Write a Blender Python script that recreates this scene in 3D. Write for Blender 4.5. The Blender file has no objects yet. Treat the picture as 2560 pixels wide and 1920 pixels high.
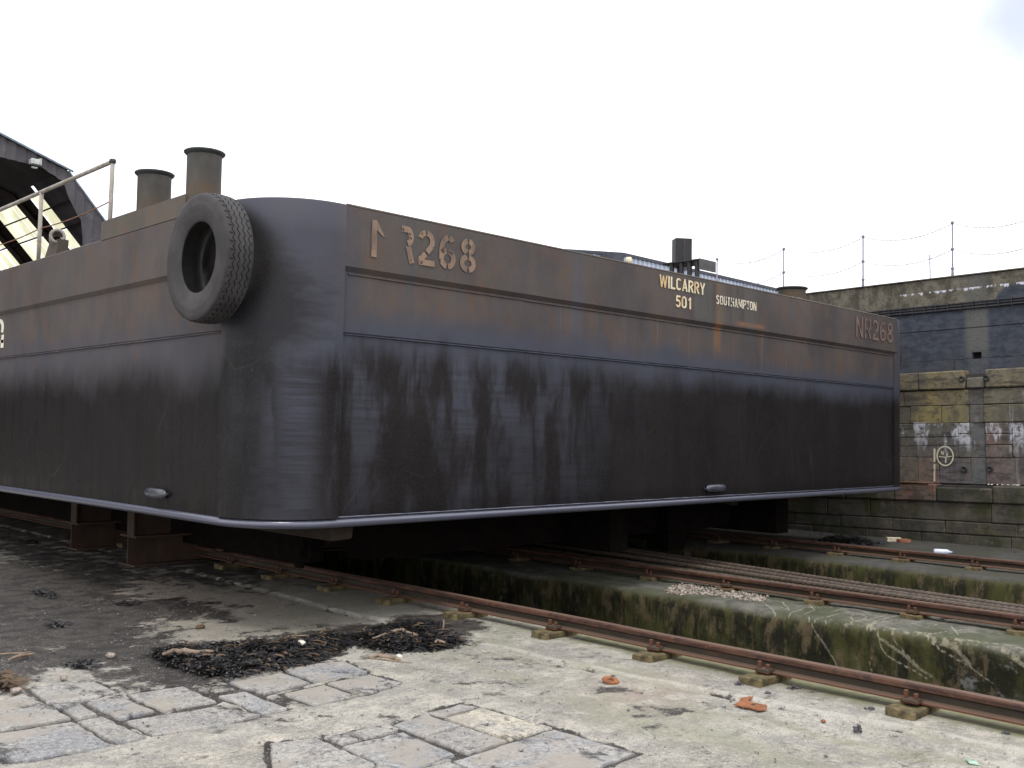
import bpy, bmesh, math, random
import numpy as np
from mathutils import Vector, Matrix
R = math.radians
rnd = random.Random(7)
scene = bpy.context.scene
COL = scene.collection

# ------------------------------------------------------------------ camera
cam_d = bpy.data.cameras.new('camera')
cam = bpy.data.objects.new('camera', cam_d)
COL.objects.link(cam)
_r = Vector((0.71025694, -0.70373384, 0.01713919))
_d = Vector((0.04658343, 0.0226933, -0.9986566))
_f = Vector((0.7023995, 0.71010119, 0.0489004))
_m = Matrix((( _r.x, -_d.x, -_f.x, 0.0), (_r.y, -_d.y, -_f.y, 0.0), (_r.z, -_d.z, -_f.z, 1.65), (0, 0, 0, 1)))
cam.matrix_world = _m
cam_d.sensor_width = 36.0
cam_d.lens = 36.0 * 2503.0 / 2560.0
cam_d.clip_start = 0.05
cam_d.clip_end = 3000.0
scene.camera = cam

# ------------------------------------------------------------------ light
SUN_EL, SUN_AZ = R(62), R(222)      # azimuth measured from +X towards +Y: behind the camera, a little left
sun_dir = Vector((math.cos(SUN_EL) * math.cos(SUN_AZ), math.cos(SUN_EL) * math.sin(SUN_AZ), math.sin(SUN_EL)))
sd = bpy.data.lights.new('sun', 'SUN')
sd.energy = 1.5
sd.angle = R(14)
sd.color = (1.0, 0.96, 0.9)
sun = bpy.data.objects.new('sun', sd)
COL.objects.link(sun)
sun.rotation_euler = sun_dir.to_track_quat('Z', 'Y').to_euler()
sun.location = (-20, -10, 40)

world = bpy.data.worlds.new('World')
scene.world = world
world.use_nodes = True
wn, wl = world.node_tree.nodes, world.node_tree.links
wn.clear()
wo = wn.new('ShaderNodeOutputWorld')
bg = wn.new('ShaderNodeBackground')
bg.inputs['Strength'].default_value = 0.13
sky = wn.new('ShaderNodeTexSky')
sky.sky_type = 'NISHITA'
sky.sun_disc = False
sky.sun_elevation = SUN_EL
sky.sun_rotation = math.pi / 2 - SUN_AZ
cloud = wn.new('ShaderNodeMix'); cloud.data_type = 'RGBA'
cloud.inputs[7].default_value = (12.6, 12.7, 13.3, 1)
wtc = wn.new('ShaderNodeTexCoord')
wno = wn.new('ShaderNodeTexNoise'); wno.inputs['Scale'].default_value = 2.1; wno.inputs['Detail'].default_value = 5
wmp = wn.new('ShaderNodeMapping'); wmp.inputs['Location'].default_value = (3.1, 0.4, 1.7); wmp.inputs['Scale'].default_value = (1, 1, 1.8)
wr = wn.new('ShaderNodeMapRange'); wr.interpolation_type = 'SMOOTHSTEP'
wr.inputs['From Min'].default_value = 0.16; wr.inputs['From Max'].default_value = 0.30
wl.new(wtc.outputs['Generated'], wmp.inputs['Vector'])
wl.new(wmp.outputs['Vector'], wno.inputs['Vector'])
wl.new(wno.outputs['Fac'], wr.inputs['Value'])
wdot = wn.new('ShaderNodeVectorMath'); wdot.operation = 'DOT_PRODUCT'; wdot.inputs[1].default_value = (0.8894, 0.29, 0.3534)
wl.new(wtc.outputs['Generated'], wdot.inputs[0])
wga = wn.new('ShaderNodeMapRange'); wga.interpolation_type = 'SMOOTHSTEP'
wga.inputs['From Min'].default_value = 1.0005; wga.inputs['From Max'].default_value = 1.0085
wga.inputs['To Min'].default_value = 1.0; wga.inputs['To Max'].default_value = 0.42
wn2 = wn.new('ShaderNodeTexNoise'); wn2.inputs['Scale'].default_value = 9.0; wn2.inputs['Detail'].default_value = 6
wl.new(wtc.outputs['Generated'], wn2.inputs['Vector'])
wad = wn.new('ShaderNodeMath'); wad.operation = 'MULTIPLY_ADD'; wad.inputs[1].default_value = 0.012
wl.new(wn2.outputs['Fac'], wad.inputs[0]); wl.new(wdot.outputs['Value'], wad.inputs[2])
wl.new(wad.outputs[0], wga.inputs['Value'])
wmu = wn.new('ShaderNodeMath'); wmu.operation = 'MULTIPLY'
wl.new(wr.outputs['Result'], wmu.inputs[0]); wl.new(wga.outputs['Result'], wmu.inputs[1])
wl.new(wmu.outputs[0], cloud.inputs[0])
wl.new(sky.outputs['Color'], cloud.inputs[6])
wl.new(cloud.outputs[2], bg.inputs['Color'])
wl.new(bg.outputs['Background'], wo.inputs['Surface'])

scene.view_settings.view_transform = 'Standard'
scene.view_settings.look = 'None'
scene.view_settings.gamma = 1.0
scene.view_settings.use_curve_mapping = False
scene.view_settings.exposure = 0.0
scene.render.engine = 'CYCLES'

# ------------------------------------------------------------------ node helpers
class M:
    def __init__(s, name):
        s.m = bpy.data.materials.new(name); s.m.use_nodes = True
        s.t = s.m.node_tree; s.n = s.t.nodes; s.l = s.t.links
        s.b = s.n['Principled BSDF']; s.out = s.n['Material Output']
        s._tc = None
    def put(s, sock, v):
        if isinstance(v, bpy.types.NodeSocket): s.l.new(v, sock)
        elif isinstance(v, (tuple, list)) and len(v) == 3 and sock.type == 'RGBA': sock.default_value = (*v, 1)
        else: sock.default_value = v
    def obj(s):
        if not s._tc: s._tc = s.n.new('ShaderNodeTexCoord')
        return s._tc.outputs['Object']
    def pos(s):
        return s.n.new('ShaderNodeNewGeometry').outputs['Position']
    def map(s, v, sc=(1, 1, 1), loc=(0, 0, 0), rot=(0, 0, 0)):
        n = s.n.new('ShaderNodeMapping'); s.put(n.inputs['Vector'], v)
        n.inputs['Scale'].default_value = sc; n.inputs['Location'].default_value = loc; n.inputs['Rotation'].default_value = rot
        return n.outputs['Vector']
    def noise(s, v, scale=1.0, detail=4, rough=0.55, dist=0.0):
        n = s.n.new('ShaderNodeTexNoise'); s.put(n.inputs['Vector'], v)
        n.inputs['Scale'].default_value = scale; n.inputs['Detail'].default_value = detail
        n.inputs['Roughness'].default_value = rough; n.inputs['Distortion'].default_value = dist
        return n.outputs['Fac']
    def noisec(s, v, scale=1.0, detail=3):
        n = s.n.new('ShaderNodeTexNoise'); s.put(n.inputs['Vector'], v)
        n.inputs['Scale'].default_value = scale; n.inputs['Detail'].default_value = detail
        return n.outputs['Color']
    def voro(s, v, scale=1.0, feature='F1', rand=1.0):
        n = s.n.new('ShaderNodeTexVoronoi'); n.feature = feature; s.put(n.inputs['Vector'], v)
        n.inputs['Scale'].default_value = scale; n.inputs['Randomness'].default_value = rand
        return n.outputs['Distance']
    def ss(s, v, a, b, lo=0.0, hi=1.0):
        n = s.n.new('ShaderNodeMapRange'); n.interpolation_type = 'SMOOTHSTEP'
        s.put(n.inputs['Value'], v); s.put(n.inputs['From Min'], a); s.put(n.inputs['From Max'], b)
        n.inputs['To Min'].default_value = lo; n.inputs['To Max'].default_value = hi
        return n.outputs['Result']
    def ma(s, op, a, b=0.0, c=None, clamp=False):
        n = s.n.new('ShaderNodeMath'); n.operation = op; n.use_clamp = clamp
        s.put(n.inputs[0], a); s.put(n.inputs[1], b)
        if c is not None: s.put(n.inputs[2], c)
        return n.outputs[0]
    def mul(s, *a):
        r = a[0]
        for b in a[1:]: r = s.ma('MULTIPLY', r, b)
        return r
    def add(s, a, b): return s.ma('ADD', a, b)
    def inv(s, a): return s.ma('SUBTRACT', 1.0, a)
    def mix(s, f, a, b, mode='MIX'):
        n = s.n.new('ShaderNodeMix'); n.data_type = 'RGBA'; n.blend_type = mode
        s.put(n.inputs[0], f); s.put(n.inputs[6], a); s.put(n.inputs[7], b)
        return n.outputs[2]
    def xyz(s, v):
        n = s.n.new('ShaderNodeSeparateXYZ'); s.put(n.inputs[0], v)
        return n.outputs[0], n.outputs[1], n.outputs[2]
    def attr(s, name):
        n = s.n.new('ShaderNodeAttribute'); n.attribute_name = name
        return n.outputs['Fac']
    def ocol(s):
        n = s.n.new('ShaderNodeObjectInfo'); return n.outputs['Color'], n.outputs['Random']
    def bump(s, h, strength=0.3, dist=0.01, normal=None):
        n = s.n.new('ShaderNodeBump'); s.put(n.inputs['Height'], h)
        n.inputs['Strength'].default_value = strength; n.inputs['Distance'].default_value = dist
        if normal is not None: s.l.new(normal, n.inputs['Normal'])
        return n.outputs['Normal']
    def done(s, color=None, rough=None, metal=None, normal=None, spec=None):
        if color is not None: s.put(s.b.inputs['Base Color'], color)
        if rough is not None: s.put(s.b.inputs['Roughness'], rough)
        if metal is not None: s.put(s.b.inputs['Metallic'], metal)
        if spec is not None: s.put(s.b.inputs['Specular IOR Level'], spec)
        if normal is not None: s.l.new(normal, s.b.inputs['Normal'])
        return s.m

# ------------------------------------------------------------------ materials
def mat_hull():
    k = M('weathered hull paint'); p = k.obj(); x, y, z = k.xyz(p)
    n1 = k.noise(k.map(p, (1.1, 1.1, .55)), 1.3, 5, .6)
    st = k.noise(k.map(p, (5, 5, .35)), 1.6, 4, .6)
    stf = k.noise(k.map(p, (26, 26, .5)), 1.5, 3, .6)
    spk = k.noise(p, 60, 2, .6)
    base = k.mix(k.ss(n1, .35, .65), (.058, .048, .048), (.092, .074, .066))
    base = k.mix(k.mul(k.ss(st, .45, .7), .6), base, (.064, .064, .074))
    rust = k.mul(k.ss(k.noise(k.map(p, (2.2, 2.2, 1.2), (3, 1, 0)), 1.8, 8, .74), .48, .68), .6)
    base = k.mix(rust, base, (.118, .066, .04))
    # painted-out patch and loose verticals on the name strake
    pale = k.mul(k.ss(k.noise(k.map(p, (24, 24, .18), (5, 0, 2)), 2.0, 2, .5), .62, .70), .5, k.ss(z, 1.9, 2.6), k.inv(k.ss(z, 2.93, 2.99)), k.ss(x, 6.8, 7.6), k.inv(k.ss(x, 11.5, 12.5)))
    base = k.mix(pale, base, (.15, .135, .12))
    vb = k.mul(k.ss(x, 7.42, 7.46), k.inv(k.ss(x, 7.56, 7.62)), .5, k.ss(z, 2.5, 2.7))
    base = k.mix(vb, base, (.07, .075, .095))
    # orange rust run at the middle weld
    rr = k.mul(k.ss(x, 9.93, 10.0), k.inv(k.ss(x, 10.05, 10.16)), k.ss(k.add(z, k.ma('MULTIPLY', stf, .6)), 2.6, 3.2), .8)
    base = k.mix(rr, base, (.2, .095, .035))
    rs = k.mul(k.ss(x, 10.3, 10.5), k.inv(k.ss(x, 10.9, 11.1)), k.ss(z, 2.99, 3.01), k.inv(k.ss(z, 3.03, 3.07)), .8)
    base = k.mix(rs, base, (.25, .11, .05))
    grim = k.mul(k.ss(x, 9.2, 9.6), k.inv(k.ss(x, 10.6, 11.1)), k.ss(z, 2.98, 3.02), k.ss(st, .35, .6), .6)
    base = k.mix(grim, base, (.10, .098, .082))
    p2 = k.mul(k.ss(x, 4.95, 5.2), k.inv(k.ss(x, 6.25, 6.4)), k.ss(z, 2.98, 3.04), k.ss(k.noise(p, 4, 4, .6), .35, .6), .6)
    base = k.mix(p2, base, (.085, .08, .068))
    # blue-grey overspray with sky reflection painted in, and fresh black
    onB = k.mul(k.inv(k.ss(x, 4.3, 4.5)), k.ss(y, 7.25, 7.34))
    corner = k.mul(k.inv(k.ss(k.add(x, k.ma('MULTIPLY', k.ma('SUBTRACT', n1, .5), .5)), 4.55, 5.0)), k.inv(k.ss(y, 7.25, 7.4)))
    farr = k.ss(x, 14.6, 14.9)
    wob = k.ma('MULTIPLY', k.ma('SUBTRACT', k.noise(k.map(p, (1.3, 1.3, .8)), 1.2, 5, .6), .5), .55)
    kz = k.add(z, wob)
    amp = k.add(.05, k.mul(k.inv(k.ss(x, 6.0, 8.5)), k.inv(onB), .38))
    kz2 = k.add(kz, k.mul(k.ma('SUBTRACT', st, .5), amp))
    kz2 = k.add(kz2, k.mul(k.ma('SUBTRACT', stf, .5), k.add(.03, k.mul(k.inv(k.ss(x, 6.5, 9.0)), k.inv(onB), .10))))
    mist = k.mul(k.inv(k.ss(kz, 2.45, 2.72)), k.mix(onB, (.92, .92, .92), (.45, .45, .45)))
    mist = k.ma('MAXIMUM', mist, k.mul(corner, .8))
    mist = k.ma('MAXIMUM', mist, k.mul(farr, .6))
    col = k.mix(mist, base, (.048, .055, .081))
    patch = k.mul(k.ss(k.noise(k.map(p, (1.5, 1.5, .42), (0, 0, 4)), 1.6, 5, .62, .15), .45, .60), k.inv(k.ss(x, 6.8, 9.2)))
    brush = k.noise(k.map(p, (.7, .7, 14)), 1.5, 4, .65)
    patch = k.mul(patch, k.ss(brush, .25, .6, .45, 1.0), k.ss(z, 1.0, 2.5, .42, .9), k.ss(n1, .3, .7, .6, 1.1))
    cst = k.noise(k.map(p, (.4, .4, 9)), 2.0, 5, .7)
    corner_sheen = k.mul(k.inv(k.ss(k.add(y, k.ma('MULTIPLY', k.ma('SUBTRACT', cst, .5), .25)), 6.78, 6.92)), k.inv(k.ss(x, 4.36, 4.58)), k.ss(cst, .32, .6, .35, .85), k.ss(z, .9, 2.2, .6, 1.0))  # bright bluish corner band: sky reflection painted into the colour
    patch = k.ma('MAXIMUM', patch, corner_sheen)
    blk = k.inv(k.ss(kz2, k.add(2.10, k.mul(onB, -.22)), k.add(2.46, k.mul(onB, -.08))))
    blk = k.mul(blk, k.inv(k.mul(patch, k.inv(onB))))
    blkcol = k.mix(k.ss(n1, .4, .6), (.0088, .0074, .0072), (.014, .0115, .0110))
    blkcol = k.mix(onB, blkcol, k.mix(k.ss(st, .4, .65), (.0078, .0064, .0058), (.0052, .0048, .0050)))
    col = k.mix(k.mul(blk, .96), col, blkcol)
    # fine rust-brown vertical runs in the black
    rn = k.mul(k.ss(stf, .60, .75), blk, .12)
    col = k.mix(rn, col, (.075, .062, .055))
    # soft shadow of the tyre fender, painted on the hull as a black smudge
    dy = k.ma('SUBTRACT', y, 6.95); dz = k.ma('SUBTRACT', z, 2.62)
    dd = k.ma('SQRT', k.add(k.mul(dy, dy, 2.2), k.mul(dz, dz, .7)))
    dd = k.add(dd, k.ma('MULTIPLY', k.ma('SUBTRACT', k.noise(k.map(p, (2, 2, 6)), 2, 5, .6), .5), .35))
    tyre_shade = k.mul(k.inv(k.ss(dd, .22, .52)), k.inv(k.ss(x, 4.5, 4.8)), .85)
    col = k.mix(tyre_shade, col, (.013, .012, .014))
    blk = k.ma('MAXIMUM', blk, k.mul(tyre_shade, .8))
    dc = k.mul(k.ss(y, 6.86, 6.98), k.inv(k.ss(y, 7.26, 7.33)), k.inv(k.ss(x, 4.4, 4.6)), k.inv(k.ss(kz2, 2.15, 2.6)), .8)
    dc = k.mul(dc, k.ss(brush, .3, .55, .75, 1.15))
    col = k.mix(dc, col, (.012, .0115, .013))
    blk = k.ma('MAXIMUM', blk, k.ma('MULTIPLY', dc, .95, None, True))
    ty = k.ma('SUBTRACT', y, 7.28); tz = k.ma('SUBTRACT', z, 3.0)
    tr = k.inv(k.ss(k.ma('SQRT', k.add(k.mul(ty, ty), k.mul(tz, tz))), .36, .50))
    col = k.mix(k.mul(tr, k.inv(k.ss(x, 4.4, 4.8)), .92), col, (.012, .011, .011))  # dark depth of the tyre's opening, painted on the hull behind it
    sc = k.mul(k.ss(k.noise(k.map(p, (9, 9, 3)), 3, 5, .75), .66, .72), .35)
    col = k.mix(sc, col, (.1, .09, .085))
    wv = k.mix(.25, p, k.noisec(p, .9, 2))
    sl = k.voro(k.map(wv, (1.0, 1.0, .55)), 1.35, 'DISTANCE_TO_EDGE')
    scl = k.mul(k.inv(k.ss(sl, .0, .006)), k.ss(k.noise(p, 1.1, 2, .5), .52, .58), k.inv(k.ss(z, 2.9, 2.95)), .10)
    col = k.mix(scl, col, (.14, .125, .115))
    chip = k.mul(k.ss(k.noise(p, 38, 3, .6), .70, .73), k.ss(k.noise(p, 2, 3, .5), .5, .6), .7)
    col = k.mix(chip, col, (.16, .08, .045))
    col = k.mix(k.ss(spk, .3, .7, 0, .25), col, (.04, .036, .036))
    rough = k.mix(blk, (.62, .62, .62), k.mix(k.ss(st, .3, .7), (.36, .36, .36), (.5, .5, .5)))
    dent = k.noise(k.map(p, (.9, .9, 1.1)), 1.2, 2, .5)
    fr = k.noise(k.map(p, (2.1, 2.1, .25), (0, 0, 7)), 1.0, 1, .5)
    nb = k.bump(k.add(dent, k.mul(fr, .6)), .55, .06)
    nb = k.bump(k.add(spk, k.ma('MULTIPLY', stf, .5)), .18, .004, nb)
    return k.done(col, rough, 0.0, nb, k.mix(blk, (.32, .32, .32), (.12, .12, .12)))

def mat_metal(name, a, b, rustc=(.12, .06, .035), rustamt=.4, rough=.6, scale=3, streak=True, metal=0.0):
    k = M(name); p = k.obj()
    n = k.noise(k.map(p, (1, 1, .35 if streak else 1)), scale, 5, .62)
    c = k.mix(k.ss(n, .35, .65), a, b)
    r = k.ss(k.noise(k.map(p, (1, 1, 1), (4, 2, 1)), scale * 2.2, 6, .7), .52, .7, 0, rustamt)
    c = k.mix(r, c, rustc)
    f = k.noise(p, 55, 3, .6)
    return k.done(c, k.ss(n, .2, .8, rough - .1, rough + .1), metal, k.bump(f, .3, .004), .4)

def mat_bollard():
    k = M('bollard paint'); p = k.obj(); x, y, z = k.xyz(p)
    n = k.noise(k.map(p, (1, 1, .4)), 6, 5, .6)
    c = k.mix(k.ss(n, .35, .65), (.06, .058, .054), (.09, .082, .07))
    g = k.mul(k.inv(k.ss(k.add(z, k.ma('MULTIPLY', n, .25)), 4.05, 4.25)), k.ss(k.noise(p, 9, 4, .6), .35, .6), .8)
    c = k.mix(g, c, (.11, .068, .036))
    return k.done(c, .6, 0, k.bump(k.noise(p, 50, 3, .6), .25, .004), .4)

def mat_chine():
    k = M('black chine paint with sky sheen'); p = k.obj()
    n = k.noise(p, .8, 2, .5)
    return k.done(k.mix(n, (.085, .09, .125), (.10, .105, .145)), .26, 0.15, None, 1.0)  # blue-grey base: sheen of the sky on black paint put into the colour

def mat_rail():
    k = M('rusted rail steel'); p = k.obj()
    n = k.noise(k.map(p, (6, .8, 6)), 2.4, 6, .65)
    c = k.mix(k.ss(n, .35, .65), (.040, .018, .012), (.105, .050, .030))
    c = k.mix(k.ss(k.noise(k.map(p, (8, 3, 8)), 4, 5, .7), .55, .7, 0, .7), c, (.17, .062, .03))
    c = k.mix(k.ss(k.noise(p, 14, 4, .6), .52, .66, 0, .7), c, (.028, .017, .018))
    ox, oy, oz = k.xyz(p)
    web = k.mul(k.ss(oz, .084, .094), k.inv(k.ss(oz, .138, .148)), k.ss(k.noise(k.map(p, (3, 1.2, 3), (0, 9, 0)), 2, 4, .6), .35, .5, .55, 1))
    c = k.mix(k.mul(web, .85), c, k.mix(n, (.014, .012, .008), (.045, .038, .022)))
    c = k.mix(k.mul(k.inv(k.ss(oz, .082, .088)), .5), c, (.13, .045, .02))
    geo = k.n.new('ShaderNodeNewGeometry')
    gx, gy, gz = k.xyz(geo.outputs['Normal'])
    c = k.mix(k.mul(k.ss(gz, .75, .98), k.ss(gz, .0, .1), .5), c, (.17, .115, .085))
    return k.done(c, .7, 0, k.bump(k.noise(p, 70, 4, .7), .7, .004), .35)

def mat_rubber():
    k = M('weathered tyre rubber'); p = k.obj()
    n = k.noise(p, 5, 5, .6)
    c = k.mix(k.ss(n, .3, .7), (.033, .031, .032), (.058, .055, .056))
    c = k.mix(k.ss(k.noise(p, 26, 4, .7), .55, .75, 0, .5), c, (.035, .034, .036))
    return k.done(c, .72, 0, k.bump(k.noise(p, 80, 3, .6), .25, .003), .3)

def mat_ground():
    k = M('worn slip concrete'); p = k.pos(); x, y, z = k.xyz(p)
    mud = k.attr('mud'); moss = k.attr('moss'); pale = k.attr('pale'); warm = k.attr('warm')
    n1 = k.noise(p, .9, 6, .6); n2 = k.noise(p, 5, 6, .65); n3 = k.noise(p, 30, 5, .7); n4 = k.noise(p, 130, 3, .7)
    c = k.mix(k.ss(n1, .35, .65), (.275, .258, .218), (.40, .382, .332))
    c = k.mix(k.ss(n2, .42, .62, 0, .7), c, (.21, .20, .185))
    c = k.mix(k.ss(n2, .32, .46, .6, 0), c, (.52, .465, .39))
    c = k.mix(k.ss(n3, .5, .66, 0, .6), c, (.145, .135, .12))
    c = k.mix(k.ss(n3, .36, .46, .5, 0), c, (.49, .46, .41))
    c = k.mix(k.ss(n4, .54, .64, 0, .7), c, (.09, .082, .075))
    c = k.mix(k.ss(n4, .34, .44, .6, 0), c, (.56, .54, .48))
    agg = k.voro(p, 70)
    c = k.mix(k.ss(agg, .05, .22, .3, 0), c, (.13, .12, .11))
    # winding rope scrapes
    warp = k.mix(.35, p, k.noisec(p, 2.2, 3))
    ln = k.voro(k.map(warp, (1, 1.0, 0)), 3.0, 'DISTANCE_TO_EDGE')
    scr = k.mul(k.inv(k.ss(ln, .0, .035)), k.ss(k.noise(p, 1.3, 3, .6), .5, .62), .45, k.inv(k.ss(y, 4.2, 5.2)))
    c = k.mix(scr, c, (.48, .45, .40))
    # dark lichen specks
    dk = k.ss(k.noise(k.map(p, (1, 1.6, 1), (7, 3, 0)), 3.4, 8, .76), .56, .66)
    c = k.mix(k.mul(dk, .78), c, (.06, .056, .054))
    gt = k.mul(k.ss(k.noise(k.map(p, (1.3, .5, 1), (2, 8, 0)), 1.4, 6, .65), .46, .62), k.ss(x, 3.4, 5.0), .55)
    c = k.mix(gt, c, (.225, .225, .155))
    ol = k.mul(k.ss(y, 6.6, 7.6), k.ss(x, 3.2, 4.2), .55)
    c = k.mix(ol, c, (.19, .175, .14))
    c = k.mix(k.mul(warm, k.ss(n2, .3, .6)), c, (.30, .215, .17))
    mo = k.ss(k.add(moss, k.ma('MULTIPLY', k.ma('SUBTRACT', n2, .5), 1.0)), .3, .85)
    c = k.mix(k.mul(mo, .75), c, k.mix(n3, (.13, .14, .05), (.22, .21, .10)))
    pl = k.ss(k.add(pale, k.ma('MULTIPLY', k.ma('SUBTRACT', n3, .5), 1.4)), .35, .8)
    c = k.mix(k.mul(pl, .4, k.ss(n2, .4, .55)), c, (.58, .56, .50))
    md = k.add(mud, k.ma('MULTIPLY', k.ma('SUBTRACT', k.noise(k.map(p, (1, 1, 1), (1, 5, 0)), 4.5, 8, .72), .5), 3.4))
    md = k.add(md, k.mul(k.ss(n3, .52, .64), -.30))
    md = k.ss(md, .24, .62)
    mc = k.mix(k.ss(n3, .3, .7), (.011, .0095, .010), (.026, .022, .022))
    mc = k.mix(k.ss(n2, .48, .64, 0, .7), mc, (.036, .030, .029))
    mc = k.mix(k.ss(n1, .5, .62, 0, .5), mc, (.036, .029, .025))
    mc = k.mix(k.mul(k.ss(n4, .55, .62), k.ss(n2, .42, .52)), mc, (.26, .24, .21))
    mc = k.mix(k.ss(n3, .60, .68, 0, .7), mc, (.20, .185, .165))
    c = k.mix(k.mul(md, .95), c, mc)
    rough = k.mix(md, (.88, .88, .88), (.55, .55, .55))
    hgt = k.add(k.mul(n3, .6), k.add(k.mul(n4, .35), k.mul(n2, 1.2)))
    return k.done(c, rough, 0, k.bump(hgt, .65, .012), .35)

def mat_slab():
    k = M('old granite setts'); p = k.pos(); oc, rn = k.ocol()
    n1 = k.noise(p, 2.2, 5, .6); n2 = k.noise(p, 8, 7, .7); n3 = k.noise(p, 34, 5, .7); n4 = k.noise(p, 140, 3, .7)
    c = k.mix(k.ss(n1, .4, .6, 0, .7), oc, (.37, .35, .315))
    c = k.mix(k.ss(n2, .48, .62, 0, .6), c, (.17, .168, .17))
    c = k.mix(k.ss(n2, .34, .46, .5, 0), c, (.44, .425, .40))
    c = k.mix(k.ss(n3, .5, .64, 0, .6), c, (.105, .102, .105))
    c = k.mix(k.ss(n3, .36, .46, .5, 0), c, (.49, .475, .45))
    c = k.mix(k.ss(n4, .54, .64, 0, .65), c, (.085, .083, .087))
    c = k.mix(k.ss(n4, .34, .43, .6, 0), c, (.60, .585, .55))
    dk = k.ss(k.noise(k.map(p, (1.6, 1, 1), (2, 1, 0)), 3.0, 8, .78), .53, .63)
    c = k.mix(k.mul(dk, .85), c, (.04, .037, .04))
    sand = k.ss(k.noise(k.map(p, (1, 1, 1), (6, 1, 0)), 1.8, 7, .7), .49, .58)
    c = k.mix(k.mul(sand, .8), c, k.mix(n4, (.18, .16, .14), (.44, .40, .34)))
    return k.done(c, .85, 0, k.bump(k.add(k.mul(n2, 1.2), k.mul(n3, .8)), .7, .012), .3)

def mat_moss_block():
    k = M('mossy slip concrete'); p = k.pos(); x, y, z = k.xyz(p)
    n1 = k.noise(p, 1.1, 6, .6); n2 = k.noise(p, 5, 7, .7); n3 = k.noise(p, 30, 5, .7)
    geo = k.n.new('ShaderNodeNewGeometry'); gx, gy, gz = k.xyz(geo.outputs['Normal'])
    up = k.ss(gz, .3, .8)
    top = k.mix(k.ss(n2, .35, .65), (.075, .075, .062), (.17, .165, .14))
    top = k.mix(k.ss(n1, .42, .6, 0, .75), top, (.058, .066, .028))
    top = k.mix(k.ss(x, 12.0, 12.6, 0, .65), top, (.05, .047, .045))
    top = k.mix(k.ss(n3, .5, .7, 0, .5), top, (.09, .085, .075))
    scr = k.mul(k.ss(k.add(k.attr('scrape'), k.ma('MULTIPLY', k.ma('SUBTRACT', n3, .5), 1.5)), .34, .90), k.ss(n2, .30, .48))
    side = k.mix(k.ss(k.noise(k.map(p, (2, 2, .7)), 2.2, 6, .68), .40, .62), (.016, .016, .008), (.060, .060, .018))
    side = k.mix(k.ss(k.noise(k.map(p, (1, 1.6, .8), (3, 0, 0)), 3.6, 7, .72), .50, .60, 0, .85), side, (.115, .088, .048))
    side = k.mix(k.ss(k.noise(k.map(p, (3, 3, .6), (0, 6, 0)), 3, 6, .7), .52, .62, 0, .75), side, (.010, .009, .006))
    # grey salt bloom
    bl = k.mul(k.ss(k.noise(k.map(p, (1, 1.3, 1.6), (8, 0, 0)), 2.2, 7, .75), .56, .66), k.ss(k.noise(k.map(p, (0, 1, 0), (0, 2, 0)), .35, 1, .5), .5, .58), .6)
    side = k.mix(bl, side, (.27, .27, .26))
    c = k.mix(up, side, top)
    edge = k.mul(k.ss(z, -.12, -.02), k.inv(k.mul(up, up)), k.ss(n2, .35, .6), .5)
    c = k.mix(edge, c, (.12, .115, .05))
    c = k.mix(k.mul(scr, .8), c, (.30, .275, .20))
    return k.done(c, .85, 0, k.bump(k.add(n2, k.mul(n3, .6)), .7, .015), .3)

def mat_wallstone(name, moss=0.0):
    k = M(name); p = k.pos(); oc, rn = k.ocol(); x, y, z = k.xyz(p)
    n1 = k.noise(k.map(p, (1, 1, .6)), 2.2, 6, .65); n2 = k.noise(p, 9, 6, .7); n3 = k.noise(p, 40, 4, .7)
    c = k.mix(k.ss(n1, .38, .6, 0, .65), oc, (.135, .12, .095))
    c = k.mix(k.ss(n2, .48, .62, 0, .65), c, (.065, .058, .050))
    c = k.mix(k.ss(n2, .32, .44, .35, 0), c, (.26, .235, .18))
    c = k.mix(k.ss(k.noise(k.map(p, (1, 1.1, .5), (0, 5, 2)), 1.5, 6, .68), .5, .62, 0, .6), c, (.075, .07, .066))
    c = k.mix(k.ss(k.noise(k.map(p, (1, 1.2, 7)), 1.7, 5, .7), .52, .62, 0, .7), c, (.045, .04, .036))
    if moss:
        m = k.ss(k.noise(p, 1.7, 6, .65), .46, .62)
        c = k.mix(k.mul(m, moss), c, k.mix(n2, (.018, .024, .007), (.055, .062, .016)))
        c = k.mix(k.ss(k.noise(k.map(p, (1, 1, 1), (0, 4, 0)), 2.6, 6, .7), .5, .64, 0, .6), c, (.03, .028, .025))
    else:
        # lime bloom under the second course and streaks
        wob = k.ma('MULTIPLY', k.ma('SUBTRACT', k.noise(k.map(p, (1, 1, .5)), 5, 5, .7), .5), .9)
        hz = k.add(z, wob)
        bl = k.mul(k.ss(hz, 1.45, 1.75), k.inv(k.ss(z, 1.93, 1.95)), k.ss(k.noise(k.map(p, (1, 1, .28), (0, 3.3, 0)), 4.2, 5, .65), .50, .57), k.ss(n2, .38, .54), .78)
        c = k.mix(bl, c, (.56, .57, .62))
        vs = k.mul(k.ss(k.noise(k.map(p, (1, 1, .05), (0, 1.7, 0)), 9, 3, .6), .55, .68), k.inv(k.ss(y, 5.6, 6.0)), k.inv(k.ss(z, 2.4, 2.5)), .65)
        c = k.mix(vs, c, (.36, .38, .44))
    return k.done(c, .85, 0, k.bump(k.add(n2, k.mul(n3, .5)), .7, .015), .3)

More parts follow.
